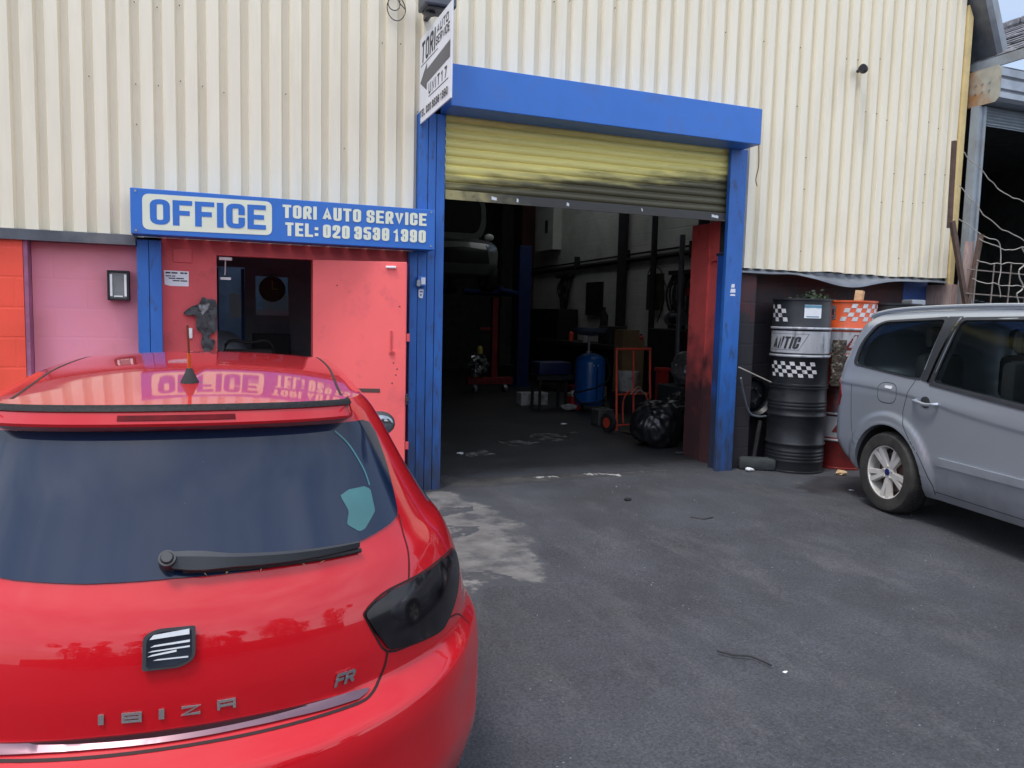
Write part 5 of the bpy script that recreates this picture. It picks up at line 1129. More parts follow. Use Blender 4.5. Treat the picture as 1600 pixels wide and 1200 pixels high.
# rusty posts, plank, mesh and wires
b = MB(); b.box(-.02, -.02, 0, .02, .02, .95); o = b.done('rusty_post', M['rust_post']); o.location = (7.72, -.13, 2.66); o.rotation_euler = (0, R(-1.5), 0); tag(o, 'upper brown steel strip fixed upright at the cladding corner', 'post')
b = MB(); b.box(-.028, -.02, -1.95, .028, .02, .90); o = b.done('rusty_post', M['rust_post']); o.location = (8.01, -.16, 1.88); o.rotation_euler = (0, R(-19), 0); tag(o, 'long brown steel post leaning at the building corner', 'post')
b = MB(); b.box(-.025, -.02, -2.0, .025, .02, .72); o = b.done('rusty_post', M['rust_post']); o.location = (8.06, -.17, 1.90); o.rotation_euler = (0, R(9), 0); tag(o, 'short dark brown post carrying the wire mesh', 'post')
b = MB(); b.box(8.02, -.12, .0, 8.14, -.095, 2.53); tag(b.done('timber_plank', M['plank']), 'weathered pinkish plank standing against the grey column', 'plank')
t = thing('wire_mesh_fence', 'rusty square wire mesh panel across the neighbouring opening', 'fence')
b = MB()
for k in range(10): b.cyl((8.06+.28*k, -.19, .02), (8.12+.28*k, -.19, 2.30-.0*k), .008, n=6)
for k in range(8): b.cyl((7.98, -.185, .32+.27*k), (10.7, -.185, .26+.27*k), .008, n=6)
b.done('mesh_panel', M['mesh_wire'], t, True)
b = MB(); b.box(10.7, -.2, 0, 10.76, -.14, 2.4); b.done('mesh_post', M['rust_post'], t)
def wv(lab, pts, seed, r=.0055):
    P = cr(pts, 10); P = [p+Vector((noise.noise(p*6+Vector((seed, 0, 0))), .3*noise.noise(p*6+Vector((0, seed, 0))), noise.noise(p*7+Vector((0, 0, seed)))))*.03 for p in P]; b = MB(); b.tube(P, r, 6)
    return tag(b.done('barbed_wire', M['wire'], None, True), lab, 'wire', 'strands of pale wire across the neighbouring opening')
wv('uppermost strand of pale wire sagging across the dark neighbouring opening', [(7.84, -.15, 3.48), (8.2, -.15, 3.28), (8.5, -.16, 3.10), (8.95, -.18, 2.98), (10, -.2, 2.7)], 1)
wv('second strand of pale wire from the top, sagging across the dark opening', [(7.8, -.15, 3.12), (8.1, -.15, 2.92), (8.4, -.16, 2.74), (8.9, -.18, 2.58), (10, -.2, 2.3)], 2)
wv('pale wire that drops from the corner strip down onto the mesh', [(7.82, -.15, 2.78), (8.15, -.17, 2.62), (8.42, -.21, 2.52), (8.48, -.21, 2.3), (8.47, -.21, 2.08), (8.5, -.21, 1.9)], 3)
wv('pale wire lying along the top edge of the mesh', [(8.12, -.21, 2.56), (8.5, -.21, 2.46), (8.8, -.21, 2.50), (9.3, -.21, 2.58)], 4)
wv('pale wire tied across the middle of the mesh', [(8.1, -.21, 2.32), (8.4, -.21, 2.28), (8.7, -.21, 2.32), (9.3, -.21, 2.28)], 5)
wv('pale wire tied across the lower part of the mesh', [(8.05, -.21, 2.10), (8.4, -.21, 2.05), (8.8, -.21, 2.05), (9.3, -.21, 2.1)], 6)
wv('tangled pale wire hanging at the right of the mesh', [(8.78, -.22, 2.5), (8.9, -.22, 2.35), (8.76, -.22, 2.2), (8.88, -.22, 2.05), (8.76, -.22, 1.95), (8.85, -.22, 1.8)], 7, .008)
b = MB(); b.grid(lambda i, j: (8.2+.9*i, -.02+.5*j, 1.90-.12*i+.008*math.sin(i*60)), 40, 2); o = b.done('corrugated_sheet', M['steel']); tag(o, 'small sheet of pale corrugated metal behind the wire mesh', 'metal sheet')
b = MB(); b.grid(lambda i, j: (8.34+2.2*i, -.06+.10*j+.012*math.sin(i*150), 1.68*j), 160, 2); tag(b.done('hoarding_sheet', mat('pale_green_sheet', (.36, .50, .47), .5, var=.12)), 'pale green corrugated sheet leaning in the neighbouring opening, seen through the silver car windows', 'metal sheet')
b = MB(); b.box(8.4, .12, 0, 8.95, .46, 1.76); tag(b.done('stored_crate', M['inner_dark']), 'dark crate behind the wire mesh under the metal sheet', 'crate')
# ------------------------------------------------------------------ what stands behind the photographer: it shows in the glossy cars
def tree(x, y, h, seed, lab):
    t = thing('roadside_tree', lab, 'tree', (x, y, -.06), 0, 'trees across the road'); rn = random.Random(seed)
    b = MB(); b.tube([(0, 0, 0), (.1, 0, h*.25), (.05, .1, h*.5), (.1, 0, h*.8)], [.22, .18, .12, .05], 10)
    for k in range(5): a = rn.uniform(0, 6.3); b.tube([(.06, .05, h*(.3+.08*k)), (math.cos(a)*h*.14, math.sin(a)*h*.14, h*(.45+.08*k)), (math.cos(a)*h*.24, math.sin(a)*h*.24, h*(.52+.08*k))], [.07, .05, .02], 6)
    b.done('trunk', M['rust_post'], t, True)
    b = MB(); cl = [(Vector((rn.gauss(0, h*.16), rn.gauss(0, h*.16), h*(.2+.68*k/15))), h*rn.uniform(.11, .19)*(1.15-.5*k/15)) for k in range(16)]
    for k in range(3400):
        c, r = cl[k % 16]; d = Vector((rn.gauss(0, 1), rn.gauss(0, 1), rn.gauss(0, 1))).normalized()*r*rn.uniform(.55, 1.08); p = c+d; s = rn.uniform(.08, .17)
        u = Vector((rn.uniform(-1, 1), rn.uniform(-1, 1), rn.uniform(-1, 1))).normalized(); v = u.cross(d).normalized() if u.cross(d).length > 1e-4 else Vector((0, 0, 1)); b.quad(p-u*s, p+v*s*.6, p+u*s, p-v*s*.6)
    b.done('crown', M['leaf'], t); return t
M['leaf'] = mat('tree_foliage', (.045, .075, .025), .65, var=.5, vs=2)
for k, (x, y, h) in enumerate(((-8.5, -19, 6.0), (-3.4, -18, 7.4), (.6, -19, 6.9), (3.4, -18, 5.2), (8.0, -19, 7.4), (12, -20, 6.8), (-13, -19, 7.0), (17, -17, 7.2))):
    tree(x, y, h, 20+k, ['broad green tree across the road, behind the photographer', 'tall green tree across the road, behind the photographer'][h > 7.1])
b = MB(); b.box(-30, -25, -.06, 30, -24.5, 2.2); tag(b.done('boundary_wall', brick_mat('far_brick', (.20, .10, .07), .85)), 'long brick wall behind the trees across the road', 'wall')
# ------------------------------------------------------------------ inside the garage
M['tank_blue'] = mat('blue_tank_paint', (.012, .13, .48), .32, coat=.3, var=.1, vs=5)
M['truck_red'] = mat('red_trolley_paint', (.62, .07, .035), .45, var=.12, dirt=(.3, .08, .06), dlo=.55, dhi=.75)
M['bag'] = mat('black_bin_bag', (.012, .012, .014), .30, var=.2)
M['grey_bag'] = mat('clear_grey_plastic', (.10, .10, .105), .28, var=.3, coat=.2)
M['card'] = mat('brown_cardboard', (.30, .19, .10), .8, var=.12)
M['bucket'] = mat('white_bucket', (.62, .62, .60), .5, var=.1, dirt=(.2, .2, .2), dscale=9, dlo=.5, dhi=.7)
M['canister'] = mat('yellow_canister', (.50, .40, .07), .4, var=.1)
M['red_plastic'] = mat('red_plastic', (.50, .03, .03), .45, var=.1)
M['lift_blue'] = mat('dark_blue_lift', (.012, .03, .13), .5, var=.2)
M['engine_red'] = mat('dull_red_steel', (.26, .02, .03), .5, var=.2)
t = thing('oil_drainer', 'blue mobile oil drainer tank with a wide grey catch pan on top', 'oil drainer', (5.90, 4.95, 0))
b = MB(); b.lathe([(.001, .10), (.2, .10), (.245, .14), (.25, .20), (.25, .80), (.235, .87), (.18, .93), (.08, .965), (.001, .97)], n=48); b.done('tank', M['tank_blue'], t, True)
b = MB(); b.cyl((-.04, 0, .96), (-.04, 0, 1.26), .022); b.cyl((-.04, 0, .96), (-.04, 0, 1.0), .05); b.done('pole', M['steel'], t, True)
b = MB(); b.lathe([(.02, 1.25), (.20, 1.27), (.27, 1.33), (.275, 1.385), (.262, 1.385), (.255, 1.335), (.19, 1.285), (.001, 1.28)], c=(-.02, 0, 0), n=40); b.done('catch_pan', mat('blue_grey_pan', (.10, .13, .20), .5), t, True)
b = MB(); b.tube(cr([(.20, -.1, .95), (.29, -.12, .75), (.25, -.2, .55), (.0, -.268, .42), (-.22, -.16, .34), (-.3, -.02, .3), (-.24, -.14, .16), (.0, -.27, .17), (.24, -.14, .24)], 8), .013, 8); b.done('hose', M['rubber'], t, True)
b = MB(); b.box(-.012, -.258, .2, .012, -.246, .72); b.done('sight_gauge', M['lift_blue'], t)
b = MB(); b.poly([(-.07, -.243, .76), (.02, -.2505, .76), (.02, -.2505, .79), (-.07, -.243, .79)]); b.done('label', M['paper'], t)
for x, y in ((-.19, -.16), (.19, -.16), (.0, .22)):
    b = MB(); b.cyl((x-.02, y, .055), (x+.02, y, .055), .055, n=20); b.box(x-.015, y-.02, .06, x+.015, y+.02, .13); b.done('wheel', M['rubber'], t)
t = thing('sack_truck', 'orange red sack truck standing in front of the blue oil drainer', 'sack truck', (5.45, 2.72, 0), R(10))
b = MB(); b.tube([(-.30, 0, .03), (-.30, .03, .6), (-.30, .06, 1.135)], .017, 10); b.tube([(.30, 0, .03), (.30, .03, .6), (.30, .06, 1.135)], .017, 10); b.tube([(-.317, .06, 1.14), (.317, .06, 1.14)], .018, 10); b.tube([(0, 0, .05), (0, .06, 1.125)], .013, 8)
for z in (.10, .52): b.tube([(-.29, .0+.05*z, z), (.29, .0+.05*z, z)], .012, 8)
b.tube(cr([(-.21, -.03, .12), (-.22, -.02, .40), (-.15, -.015, .54), (0, -.01, .58), (.15, -.015, .54), (.22, -.02, .40), (.21, -.03, .12)], 6), .010, 8); b.done('frame', M['truck_red'], t, True)
b = MB(); b.box(-.25, -.30, .02, .25, -.02, .03); b.done('toe_plate', M['rust_post'], t)
for s in (-1, 1):
    b = MB(); b.cyl((s*.33, .10, .13), (s*.40, .10, .13), .13, n=28); w = b.done('wheel', M['rubber'], t, True); b = MB(); b.cyl((s*.325, .10, .13), (s*.405, .10, .13), .07, n=20); b.done('wheel_hub', M['truck_red'], w, True)
b = MB(); b.tube(cr([(-.1, -.03, .53), (.02, -.05, .63), (.1, -.04, .55), (.2, -.03, .5), (.05, -.05, .58), (-.05, -.05, .52)], 5), .006, 6); b.done('tied_string', M['wire'], t)
def blob(c, s, seed, amp=.22, f=2.1, sub=5, crease=.04, flat=True):
    b = MB(); bmesh.ops.create_icosphere(b.bm, subdivisions=sub, radius=1)
    for v in b.bm.verts:
        p = v.co.copy(); n1 = noise.noise(p*f*.5+Vector((seed, 0, 0))); n2 = abs(noise.noise(Vector((p.x*f*1.6, p.y*f*1.6, p.z*f*.9))+Vector((0, seed, 0)))); n3 = abs(noise.noise(p*f*3.2+Vector((0, 0, seed))))
        k = 1+amp*n1-crease*3*n2-crease*n3*.8; v.co = Vector((p.x*s[0], p.y*s[1], p.z*s[2]))*k
        if flat and v.co.z < -s[2]*.8: v.co.z = -s[2]*.8-(abs(v.co.z)-s[2]*.8)*.05
    for v in b.bm.verts: v.co += Vector(c)
    return b
b = blob((5.13, 1.62, .255), (.36, .33, .31), 4.2, crease=.07); o = tag(b.done('rubbish_bag', M['bag'], None, True, 80), 'full black rubbish bag open at the top, just inside the red jamb', 'rubbish bag')
b = MB(); rn = random.Random(3)
for k in range(26):
    p = Vector((5.13+rn.gauss(0, .13), 1.60+rn.gauss(0, .1), .50+rn.uniform(-.02, .05))); s = rn.uniform(.04, .09); u = Vector((rn.uniform(-1, 1), rn.uniform(-1, 1), rn.uniform(-.4, .4))).normalized(); v = u.cross(Vector((rn.uniform(-.5, .5), rn.uniform(-.5, .5), 1))).normalized(); b.quad(p-u*s, p+v*s*.6, p+u*s, p-v*s*.6)
b.done('rubbish', mat('mixed_rubbish', (.22, .20, .18), .7, var=.7, vs=14, dirt=(.05, .06, .09), dscale=10, dlo=.48, dhi=.55), o)
b = MB(); b.tube(cr([(5.42, 1.3, .03), (5.2, 1.05, .02), (5.0, 1.0, .02), (5.3, .95, .03)], 6), .02, 8); tag(b.done('rubber_hose', M['rubber'], None, True), 'black rubber hose lying at the foot of the red jamb', 'hose')
b = MB(); b.box(5.18, 3.25, .006, 5.43, 3.48, .24, bev=.012); b.cyl((5.3, 3.36, .24), (5.3, 3.36, .262), .045, n=16); o = b.done('oil_tin', mat('dull_tin', (.14, .14, .13), .45, metal=.5, var=.3)); tag(o, 'small dull metal tin on the floor left of the sack truck', 'tin')
t = thing('white_bucket', 'dirty white plastic bucket on a dark crate behind the sack truck', 'bucket', (6.42, 4.6, .36))
b = MB(); b.lathe([(.14, 0), (.145, .01), (.175, .30), (.182, .30), (.182, .325), (.168, .325), (.14, .03), (.001, .03)], n=36); b.done('bucket_body', M['bucket'], t, True)
b = MB(); b.tube([(.18*math.cos(a), .18*math.sin(a)*.25-.16, .20+.12*math.cos(a*1)*0+.1*math.sin(a)*0-.05*math.sin(a)) for a in [math.pi*k/16 for k in range(17)]], .005, 6); b.done('bucket_handle', M['steel'], t)
b = MB(); b.box(6.2, 4.4, .006, 6.64, 4.8, .355, bev=.01); tag(b.done('dark_crate', M['plastic']), 'dark plastic crate under the white bucket', 'crate')
b = MB(); b.box(6.5, 4.95, .006, 6.82, 5.25, 1.36); b.box(6.83, 5.0, .006, 6.95, 5.22, 1.18); tag(b.done('tall_carton', M['card']), 'tall brown cardboard carton behind the sack truck', 'carton')
t = thing('red_bin', 'narrow bright red bin with a lid right of the sack truck', 'bin', (6.62, 3.88, 0))
b = MB(); b.box(-.075, -.075, .006, .075, .075, .74, bev=.01); b.done('bin_body', M['red_plastic'], t); b = MB(); b.box(-.105, -.09, .742, .105, .09, .80, bev=.015); b.done('bin_lid', M['red_plastic'], t)
b = MB(); b.box(6.10, 2.55, .006, 6.75, 3.2, .62, bev=.02); tag(b.done('tool_chest', M['plastic']), 'black tool chest beside the jamb, under the plastic wrapped bundle', 'tool chest')
b = blob((6.42, 2.85, .86), (.30, .27, .26), 9.1, crease=.09); tag(b.done('wrapped_bundle', M['grey_bag'], None, True, 80), 'shiny grey plastic wrapped bundle on the black tool chest', 'bundle')
t = thing('oil_canister', 'yellow oil canister with a black checker print beside the plastic bundle', 'canister', (6.18, 2.35, .30), R(-25))
b = MB(); b.box(-.09, -.055, 0, .09, .055, .34, bev=.015); b.done('canister_body', M['canister'], t, True); b = MB(); b.cyl((.05, 0, .341), (.05, 0, .375), .022, n=16); b.done('canister_cap', M['black'], t, True)
b = MB()
for i in range(4):
    for j in range(5):
        if (i+j) % 2: b.quad((-.07+.036*i, -.0562, .07+.036*j), (-.034+.036*i, -.0562, .07+.036*j), (-.034+.036*i, -.0562, .106+.036*j), (-.07+.036*i, -.0562, .106+.036*j))
b.done('checker_print', M['black'], t)
b = MB(); b.box(5.98, 2.18, .006, 6.40, 2.50, .298, bev=.01); tag(b.done('dark_crate', M['plastic']), 'low dark crate under the yellow canister', 'crate')
b = blob((5.78, 2.15, .30), (.30, .22, .30), 15.3, crease=.10); tag(b.done('rubbish_bag', M['bag'], None, True, 80), 'smaller knotted black rubbish bag behind the open one', 'rubbish bag')
t = thing('work_stool', 'low workshop bench with a dark blue padded seat left of the oil drainer', 'stool', (5.36, 5.35, 0))
b = MB(); b.box(-.30, -.2, .58, .30, .2, .80, bev=.04); b.done('seat', mat('navy_vinyl', (.012, .022, .10), .5, var=.2), t, True); b = MB(); b.box(-.33, -.21, .50, .33, .21, .575, bev=.006); b.done('seat_tray', M['plastic'], t)
for x, y in ((-.26, -.16), (.22, -.16), (-.26, .16), (.22, .16)): b = MB(); b.cyl((x, y, .006), (x, y, .50), .025, n=12); b.done('leg', M['rubber'], t)
b = MB(); b.box(5.62, 5.05, .006, 5.80, 5.3, .22, bev=.01); tag(b.done('red_box', M['red_plastic']), 'small red box on the floor beside the oil drainer', 'box')
b = MB(); b.lathe([(.05, .221), (.05, .30), (.03, .32), (.001, .32)], c=(5.71, 5.17, 0), n=20); tag(b.done('cream_tin', M['bucket']), 'small cream tin standing on the red box', 'tin')
b = MB(); b.box(5.0, 5.75, .006, 5.5, 6.0, .22, bev=.008); tag(b.done('white_carton', M['bucket']), 'white carton on the floor under the workshop bench', 'carton')
scrap('rag', 'pale crumpled rag on the floor in front of the workshop bench', (5.55, 5.0, .06), .12, M['bucket'], 'rag', 31, .45); scrap('paper_scrap', 'white scrap of paper on the garage floor near the left post', (2.60, 1.62, .015), .04, M['paper'], 'litter', 14, .25); scrap('paper_scrap', 'pale scrap of paper on the garage floor, deeper in', (4.75, 3.5, .015), .045, M['paper'], 'litter', 15, .25)
t = thing('engine_stand', 'dark red workshop crane on castors under the lifted car', 'workshop crane', (5.25, 8.1, 0))
b = MB(); b.box(-.48, -.08, .16, .48, .08, .30, bev=.01); b.box(.02, -.06, .30, .14, .06, 1.9, bev=.008); b.box(-.25, -.05, 1.25, .0, .05, 1.3); b.done('frame', M['engine_red'], t)
for x in (-.34, .30): b = MB(); b.cyl((x-.03, -.09, .075), (x+.03, -.09, .075), .075, n=20); b.box(x-.035, -.1, .08, x+.035, -.06, .158); b.done('castor', M['steel'], t, True)
b = blob((4.92, 7.86, .56), (.22, .15, .25), 22, amp=.3, f=5, sub=4, crease=.12, flat=False); b2 = b.done('gearbox', mat('bright_alloy', (.45, .46, .47), .28, metal=.8, var=.5, vs=12, dirt=(.04, .04, .04), dscale=9, dlo=.45, dhi=.55), None, True); tag(b2, 'bright alloy gearbox resting on the dark red crane', 'gearbox')
b = MB(); b.lathe([(.06, 0), (.055, .1), (.03, .15), (.001, .15)], c=(4.95, 7.86, .79), n=16); tag(b.done('yellow_cap', M['canister']), 'yellow cap on the alloy gearbox', 'cap')
t = thing('car_lift', 'dark blue two post car lift holding up the car', 'car lift', (0, 0, 0))
for x in (2.25, 6.35): 
    b = MB(); b.box(x-.14, 9.0, 0, x+.14, 9.25, 3.05, bev=.01); b.box(x-.22, 8.95, .006, x+.22, 9.4, .03); b.done('post', M['lift_blue'], t)
for s, x in ((1, 2.4), (-1, 6.2)):
    for y in (7.9, 10.1): b = MB(); b.tube([(x, 9.1, 2.02), (x+s*.85, y, 2.05)], .06, 8); b.cyl((x+s*.85, y, 2.06), (x+s*.85, y, 2.13), .07); b.done('arm', M['lift_blue'], t)
LC = Car([(.22, .10, .72, .6, 3.9, .55), (.45, 0, .84, .7, 4.05, .62), (.62, .01, .85, .7, 4.05, .62), (.75, .1, .85, .7, 3.95, .6), (.86, .12, .83, .7, 3.75, .6), (.95, .16, .79, .65, 3.1, .5), (1.1, .28, .7, .55, 2.8, .4), (1.3, .42, .6, .45, 2.4, .36), (1.40, .55, .5, .35, 2.15, .3)], [(.3, 1.40), (1.2, 1.46), (2.4, 1.40)], 1.3, .04)
t = thing('lifted_car', 'dark grey car up on the lift with its bonnet raised', 'car', (4.30, 11.0, 2.08), R(180))
b = MB(); LC.shell(b, 50, 24, 30, 8); b.done('body', M['grey_paint'], t, True, 60)
b = MB(); hp = [(-.66, 0), (.66, 0), (.74, .25), (.70, .62), (.58, .84), (.30, .93), (-.30, .93), (-.58, .84), (-.70, .62), (-.74, .25)]; ho = roundpoly(hp, .10, 4); hin = roundpoly([(x*.86, .09+(y-.0)*.86) for x, y in hp], .10, 4)
Hx = Matrix.Translation((0, 3.02, .96)) @ Matrix.Rotation(R(78), 4, 'X')
n = len(ho); A = [b.bm.verts.new(Hx @ Vector((p.x, p.y, .0))) for p in ho]; B_ = [b.bm.verts.new(Hx @ Vector((p.x, p.y, -.035))) for p in ho]; C_ = [b.bm.verts.new(Hx @ Vector((p.x, p.y, -.03))) for p in hin]; D_ = [b.bm.verts.new(Hx @ Vector((p.x, p.y, -.012))) for p in hin]
for i in range(n):
    j = (i+1) % n; b.bm.faces.new((A[i], A[j], B_[j], B_[i])); b.bm.faces.new((B_[i], B_[j], C_[j], C_[i])); b.bm.faces.new((C_[i], C_[j], D_[j], D_[i]))
b.bm.faces.new(A); bo = b.done('bonnet', M['grey_paint'], t); b = MB(); b.poly([Hx @ Vector((p.x, p.y, -.014)) for p in hin]); b.done('bonnet_lining', M['black'], bo)
b = MB(); LC.patch(b, mir([(0, .80), (.8, .80), (.95, .87), (0, .93)]), 'front', .004, .05); b.done('engine_bay', M['black'], t, True)
b = MB(); LC.patch(b, mir([(0, .40), (.7, .42), (.6, .66), (0, .70)]), 'front', .004, .05); b.done('grille', M['black'], t, True)
for s in (1, -1):
    b = MB(); LC.patch(b, roundpoly([(s*.62, .63), (s*.95, .66), (s*1.15, .74), (s*.9, .80), (s*.62, .76)], .02, 3), 'front', .012, .03, rim=.012); b.done('headlight', mat('blue_grey_lens', (.24, .31, .42), .15, coat=.5, var=.3, vs=9), t, True)
    b = MB(); b.ball((s*.93, 2.75, 1.02), .10, (1, .6, .7)); b.done('door_mirror', M['white'], t, True)
    for y in (.72, 3.25): b = MB(); b.lathe([(.19, -.1), (.30, -.1), (.31, -.06), (.31, .06), (.30, .1), (.19, .1)], n=40, mx=Matrix.Rotation(R(90), 4, 'Y'), cap=False); o = b.done('wheel', M['rubber'], t, True); o.location = (s*.74, y, .22)
b = MB(); LC.patch(b, mir([(0, .99), (.8, 1.0), (1.1, 1.03), (1.1, 1.30), (.6, 1.36), (0, 1.37)]), 'front', .003, .07); b.done('windscreen', M['dark_glass'], t, True)
# along the right hand wall
def on_wall(nm, lab, cat, y0, z0, y1, z1, m, d=.06, bev=.004):
    b = MB(); b.box(7.648-d, y0, z0, 7.648, y1, z1, bev=bev); return tag(b.done(nm, m), lab, cat)
t = thing('pipe_run', 'dark horizontal service pipe along the white garage wall', 'pipe')
b = MB(); b.cyl((7.60, 3.2, 2.72), (7.60, 12, 2.62), .045); b.cyl((7.61, 3.2, 2.83), (7.61, 12, 2.72), .02); b.done('pipe', M['soot'], t, True)
for y in (4.6, 6.8, 9): b = MB(); b.box(7.53, y, 2.60, 7.645, y+.05, 2.88); b.done('pipe_bracket', M['soot'], t)
for y, z1, r, lab in ((6.9, 4.4, .10, 'thick dark vertical pipe on the garage wall'), (5.75, 3.6, .055, 'thin dark vertical pipe on the garage wall'), (4.25, 3.4, .09, 'dark downpipe near the front of the garage wall')):
    b = MB(); b.cyl((7.53, y, 1.3), (7.53, y, z1), r); tag(b.done('wall_pipe', M['soot'], None, True), lab, 'pipe')
on_wall('notice_board', 'black notice board on the white garage wall', 'panel', 7.85, 1.60, 8.55, 2.30, M['black'])
on_wall('green_board', 'dark green board hung with cables on the garage wall', 'board', 5.55, 1.72, 6.05, 2.38, mat('green_board', (.05, .065, .03), .6, var=.3))
t = thing('electric_box', 'pale electric cabinet high on the garage wall', 'electric cabinet'); b = MB(); b.box(7.42, 10.0, 3.1, 7.648, 11.0, 4.2, bev=.01); b.done('cabinet_body', M['inner_white'], t); b = MB(); b.box(7.41, 10.3, 3.5, 7.419, 10.45, 3.8); b.done('cabinet_mark', M['ink'], t)
for i, (y, z, lab) in enumerate(((9.6, 2.45, 'black tools hanging on the far part of the garage wall'), (4.85, 2.35, 'coiled black hoses hanging near the front of the garage wall'))):
    b = MB(); rn = random.Random(40+i)
    for k in range(7): 
        yy = y+rn.uniform(-.3, .3); l = rn.uniform(.45, .85); w_ = rn.uniform(.06, .16); b.tube(cr([(7.56, yy, z), (7.5, yy-w_, z-l*.5), (7.52, yy, z-l), (7.5, yy+w_, z-l*.5), (7.56, yy+.02, z)], 6), .02, 6)
    b.box(7.5, y-.35, z-.02, 7.64, y+.35, z+.05); tag(b.done('hanging_hoses' if i else 'hanging_tools', M['black'], None, True), lab, 'hoses' if i else 'tools')
b = MB(); b.tube(cr([(7.58, 6.0, 2.4), (7.55, 5.8, 2.5), (7.55, 5.5, 2.4), (7.56, 5.4, 1.9), (7.56, 5.6, 1.5)], 6), .012, 6); b.tube(cr([(7.58, 5.5, 2.35), (7.5, 5.2, 2.1), (7.55, 4.9, 2.3)], 6), .012, 6); tag(b.done('wall_cable', M['black'], None, True), 'loose black cable looped over the green board', 'cable')
t = thing('workbench', 'long dark workbench with drawers against the garage wall', 'workbench')
b = MB(); b.box(6.95, 5.3, .96, 7.64, 11.4, 1.04); b.done('bench_top', M['soot'], t)
for y in (5.4, 7.2, 9.0, 10.6): b = MB(); b.box(7.0, y, .006, 7.62, y+.72, .955); b.done('bench_cabinet', M['black'], t)
b = MB(); b.box(7.1, 8.9, 1.042, 7.6, 11.2, 1.72, bev=.02); tag(b.done('steel_cabinet', M['black']), 'black steel cabinet on the far end of the workbench', 'cabinet')
b = MB(); b.box(7.0, 3.3, .006, 7.62, 5.0, 1.40, bev=.02); tag(b.done('parts_cabinet', M['black']), 'black parts cabinet near the front of the garage wall', 'cabinet')
t = thing('bench_grinder', 'black bench grinder with pale wheels on the parts cabinet', 'grinder', (7.25, 4.5, 1.402))
b = MB(); b.box(-.08, -.14, 0, .08, .14, .06); b.cyl((0, -.12, .17), (0, .12, .17), .09); b.done('grinder_body', M['black'], t, True)
for y in (-.18, .18): b = MB(); b.cyl((0, y-.025, .17), (0, y+.025, .17), .12, n=28); b.done('grinding_wheel', M['lead'], t, True)
t = thing('welding_set', 'dark welding set with bottle and cables on the workbench', 'welder', (7.3, 6.8, 1.042)); b = MB(); b.box(-.2, -.25, 0, .2, .2, .35, bev=.02); b.done('welder_case', M['plastic'], t); b = MB(); b.lathe([(.08, 0), (.08, .55), (.03, .65), (.03, .72), (.001, .72)], c=(0, .34, 0), n=20); b.done('gas_bottle', M['soot'], t, True)
t = thing('shelf_bracket', 'dull red shelf bracket with a chain hoist near the front of the garage wall', 'bracket'); b = MB(); b.box(7.0, 3.15, 1.94, 7.64, 3.9, 2.06); b.done('shelf', M['engine_red'], t); b = MB(); b.box(7.0, 3.2, 2.065, 7.6, 3.8, 2.6, bev=.05); b.done('hoist_case', M['black'], t)
b = MB(); b.cyl((7.0, 4.05, .006), (7.0, 4.05, 2.9), .045); tag(b.done('grey_pole', M['lead'], None, True), 'grey steel pole standing before the parts cabinet', 'pole')
b = MB(); b.tube(cr([(5.95, 1.9, 2.75), (6.02, 1.9, 2.2), (6.1, 1.9, 1.6), (6.2, 1.9, 1.1)], 6), .02, 8); tag(b.done('hanging_rope', M['plank'], None, True), 'brown rope hanging just inside the shutter by the red jamb', 'rope')
t = thing('tyre_stack', 'used tyre lying at the bottom of a stack of two by the brick pier', 'tyre', (6.75, 8.2, 0), 0, 'used tyres stacked in the garage')
b = MB(); b.lathe([(.19, .01), (.28, 0), (.31, .04), (.31, .15), (.28, .19), (.19, .18), (.17, .095), (.19, .01)], n=40, cap=False); b.done('tyre_body', M['tyre'], t, True)
dup(t, (6.77, 8.18, .19), .5, 'used tyre lying on top of the other tyre by the brick pier')
for k, (y, r, hh, m_, lab) in enumerate(((5.45, .05, .24, M['red_plastic'], 'red oil bottle on the near end of the workbench'), (5.62, .045, .2, M['bucket'], 'pale tin next to the red oil bottle'), (5.95, .07, .28, M['lift_blue'], 'dark blue canister on the workbench'), (6.2, .04, .22, M['canister'], 'yellow spray can on the workbench'), (7.6, .06, .3, M['bucket'], 'dusty white drum on the middle of the workbench'), (8.3, .05, .22, M['orange'], 'orange tin on the workbench beside the black cabinet'))):
    t = thing('oil_bottle', lab, 'bottle', (7.15, y, 1.042)); b = MB(); b.lathe([(.001, 0), (r, 0), (r, hh*.75), (r*.45, hh*.88), (r*.45, hh*.93), (.001, hh*.93)], n=24); b.done('bottle_body', m_, t, True); b = MB(); b.lathe([(r*.5, hh*.932), (r*.5, hh), (.001, hh)], n=18); b.done('bottle_cap', M['black'], t)
for k, (x, y, s, m_, lab) in enumerate(((6.75, 6.3, .34, M['card'], 'brown box on the floor under the workbench front'), (6.7, 7.1, .28, M['engine_red'], 'dull red toolbox on the floor by the workbench'), (6.2, 6.2, .22, M['bucket'], 'grimy white tub on the floor behind the oil drainer'), (6.55, 10.4, .5, M['plastic'], 'dark plastic box at the back near the lift post'))):
    b = MB(); b.box(-s*.5, -s*.35, .006, s*.5, s*.35, s*.7, bev=.012); b.box(-s*.51, -s*.36, s*.7+.002, s*.51, s*.36, s*.78, bev=.008); o = b.done('storage_box', m_); o.location = (x, y, 0); o.rotation_euler = (0, 0, k*.4-.3); tag(o, lab, 'box')
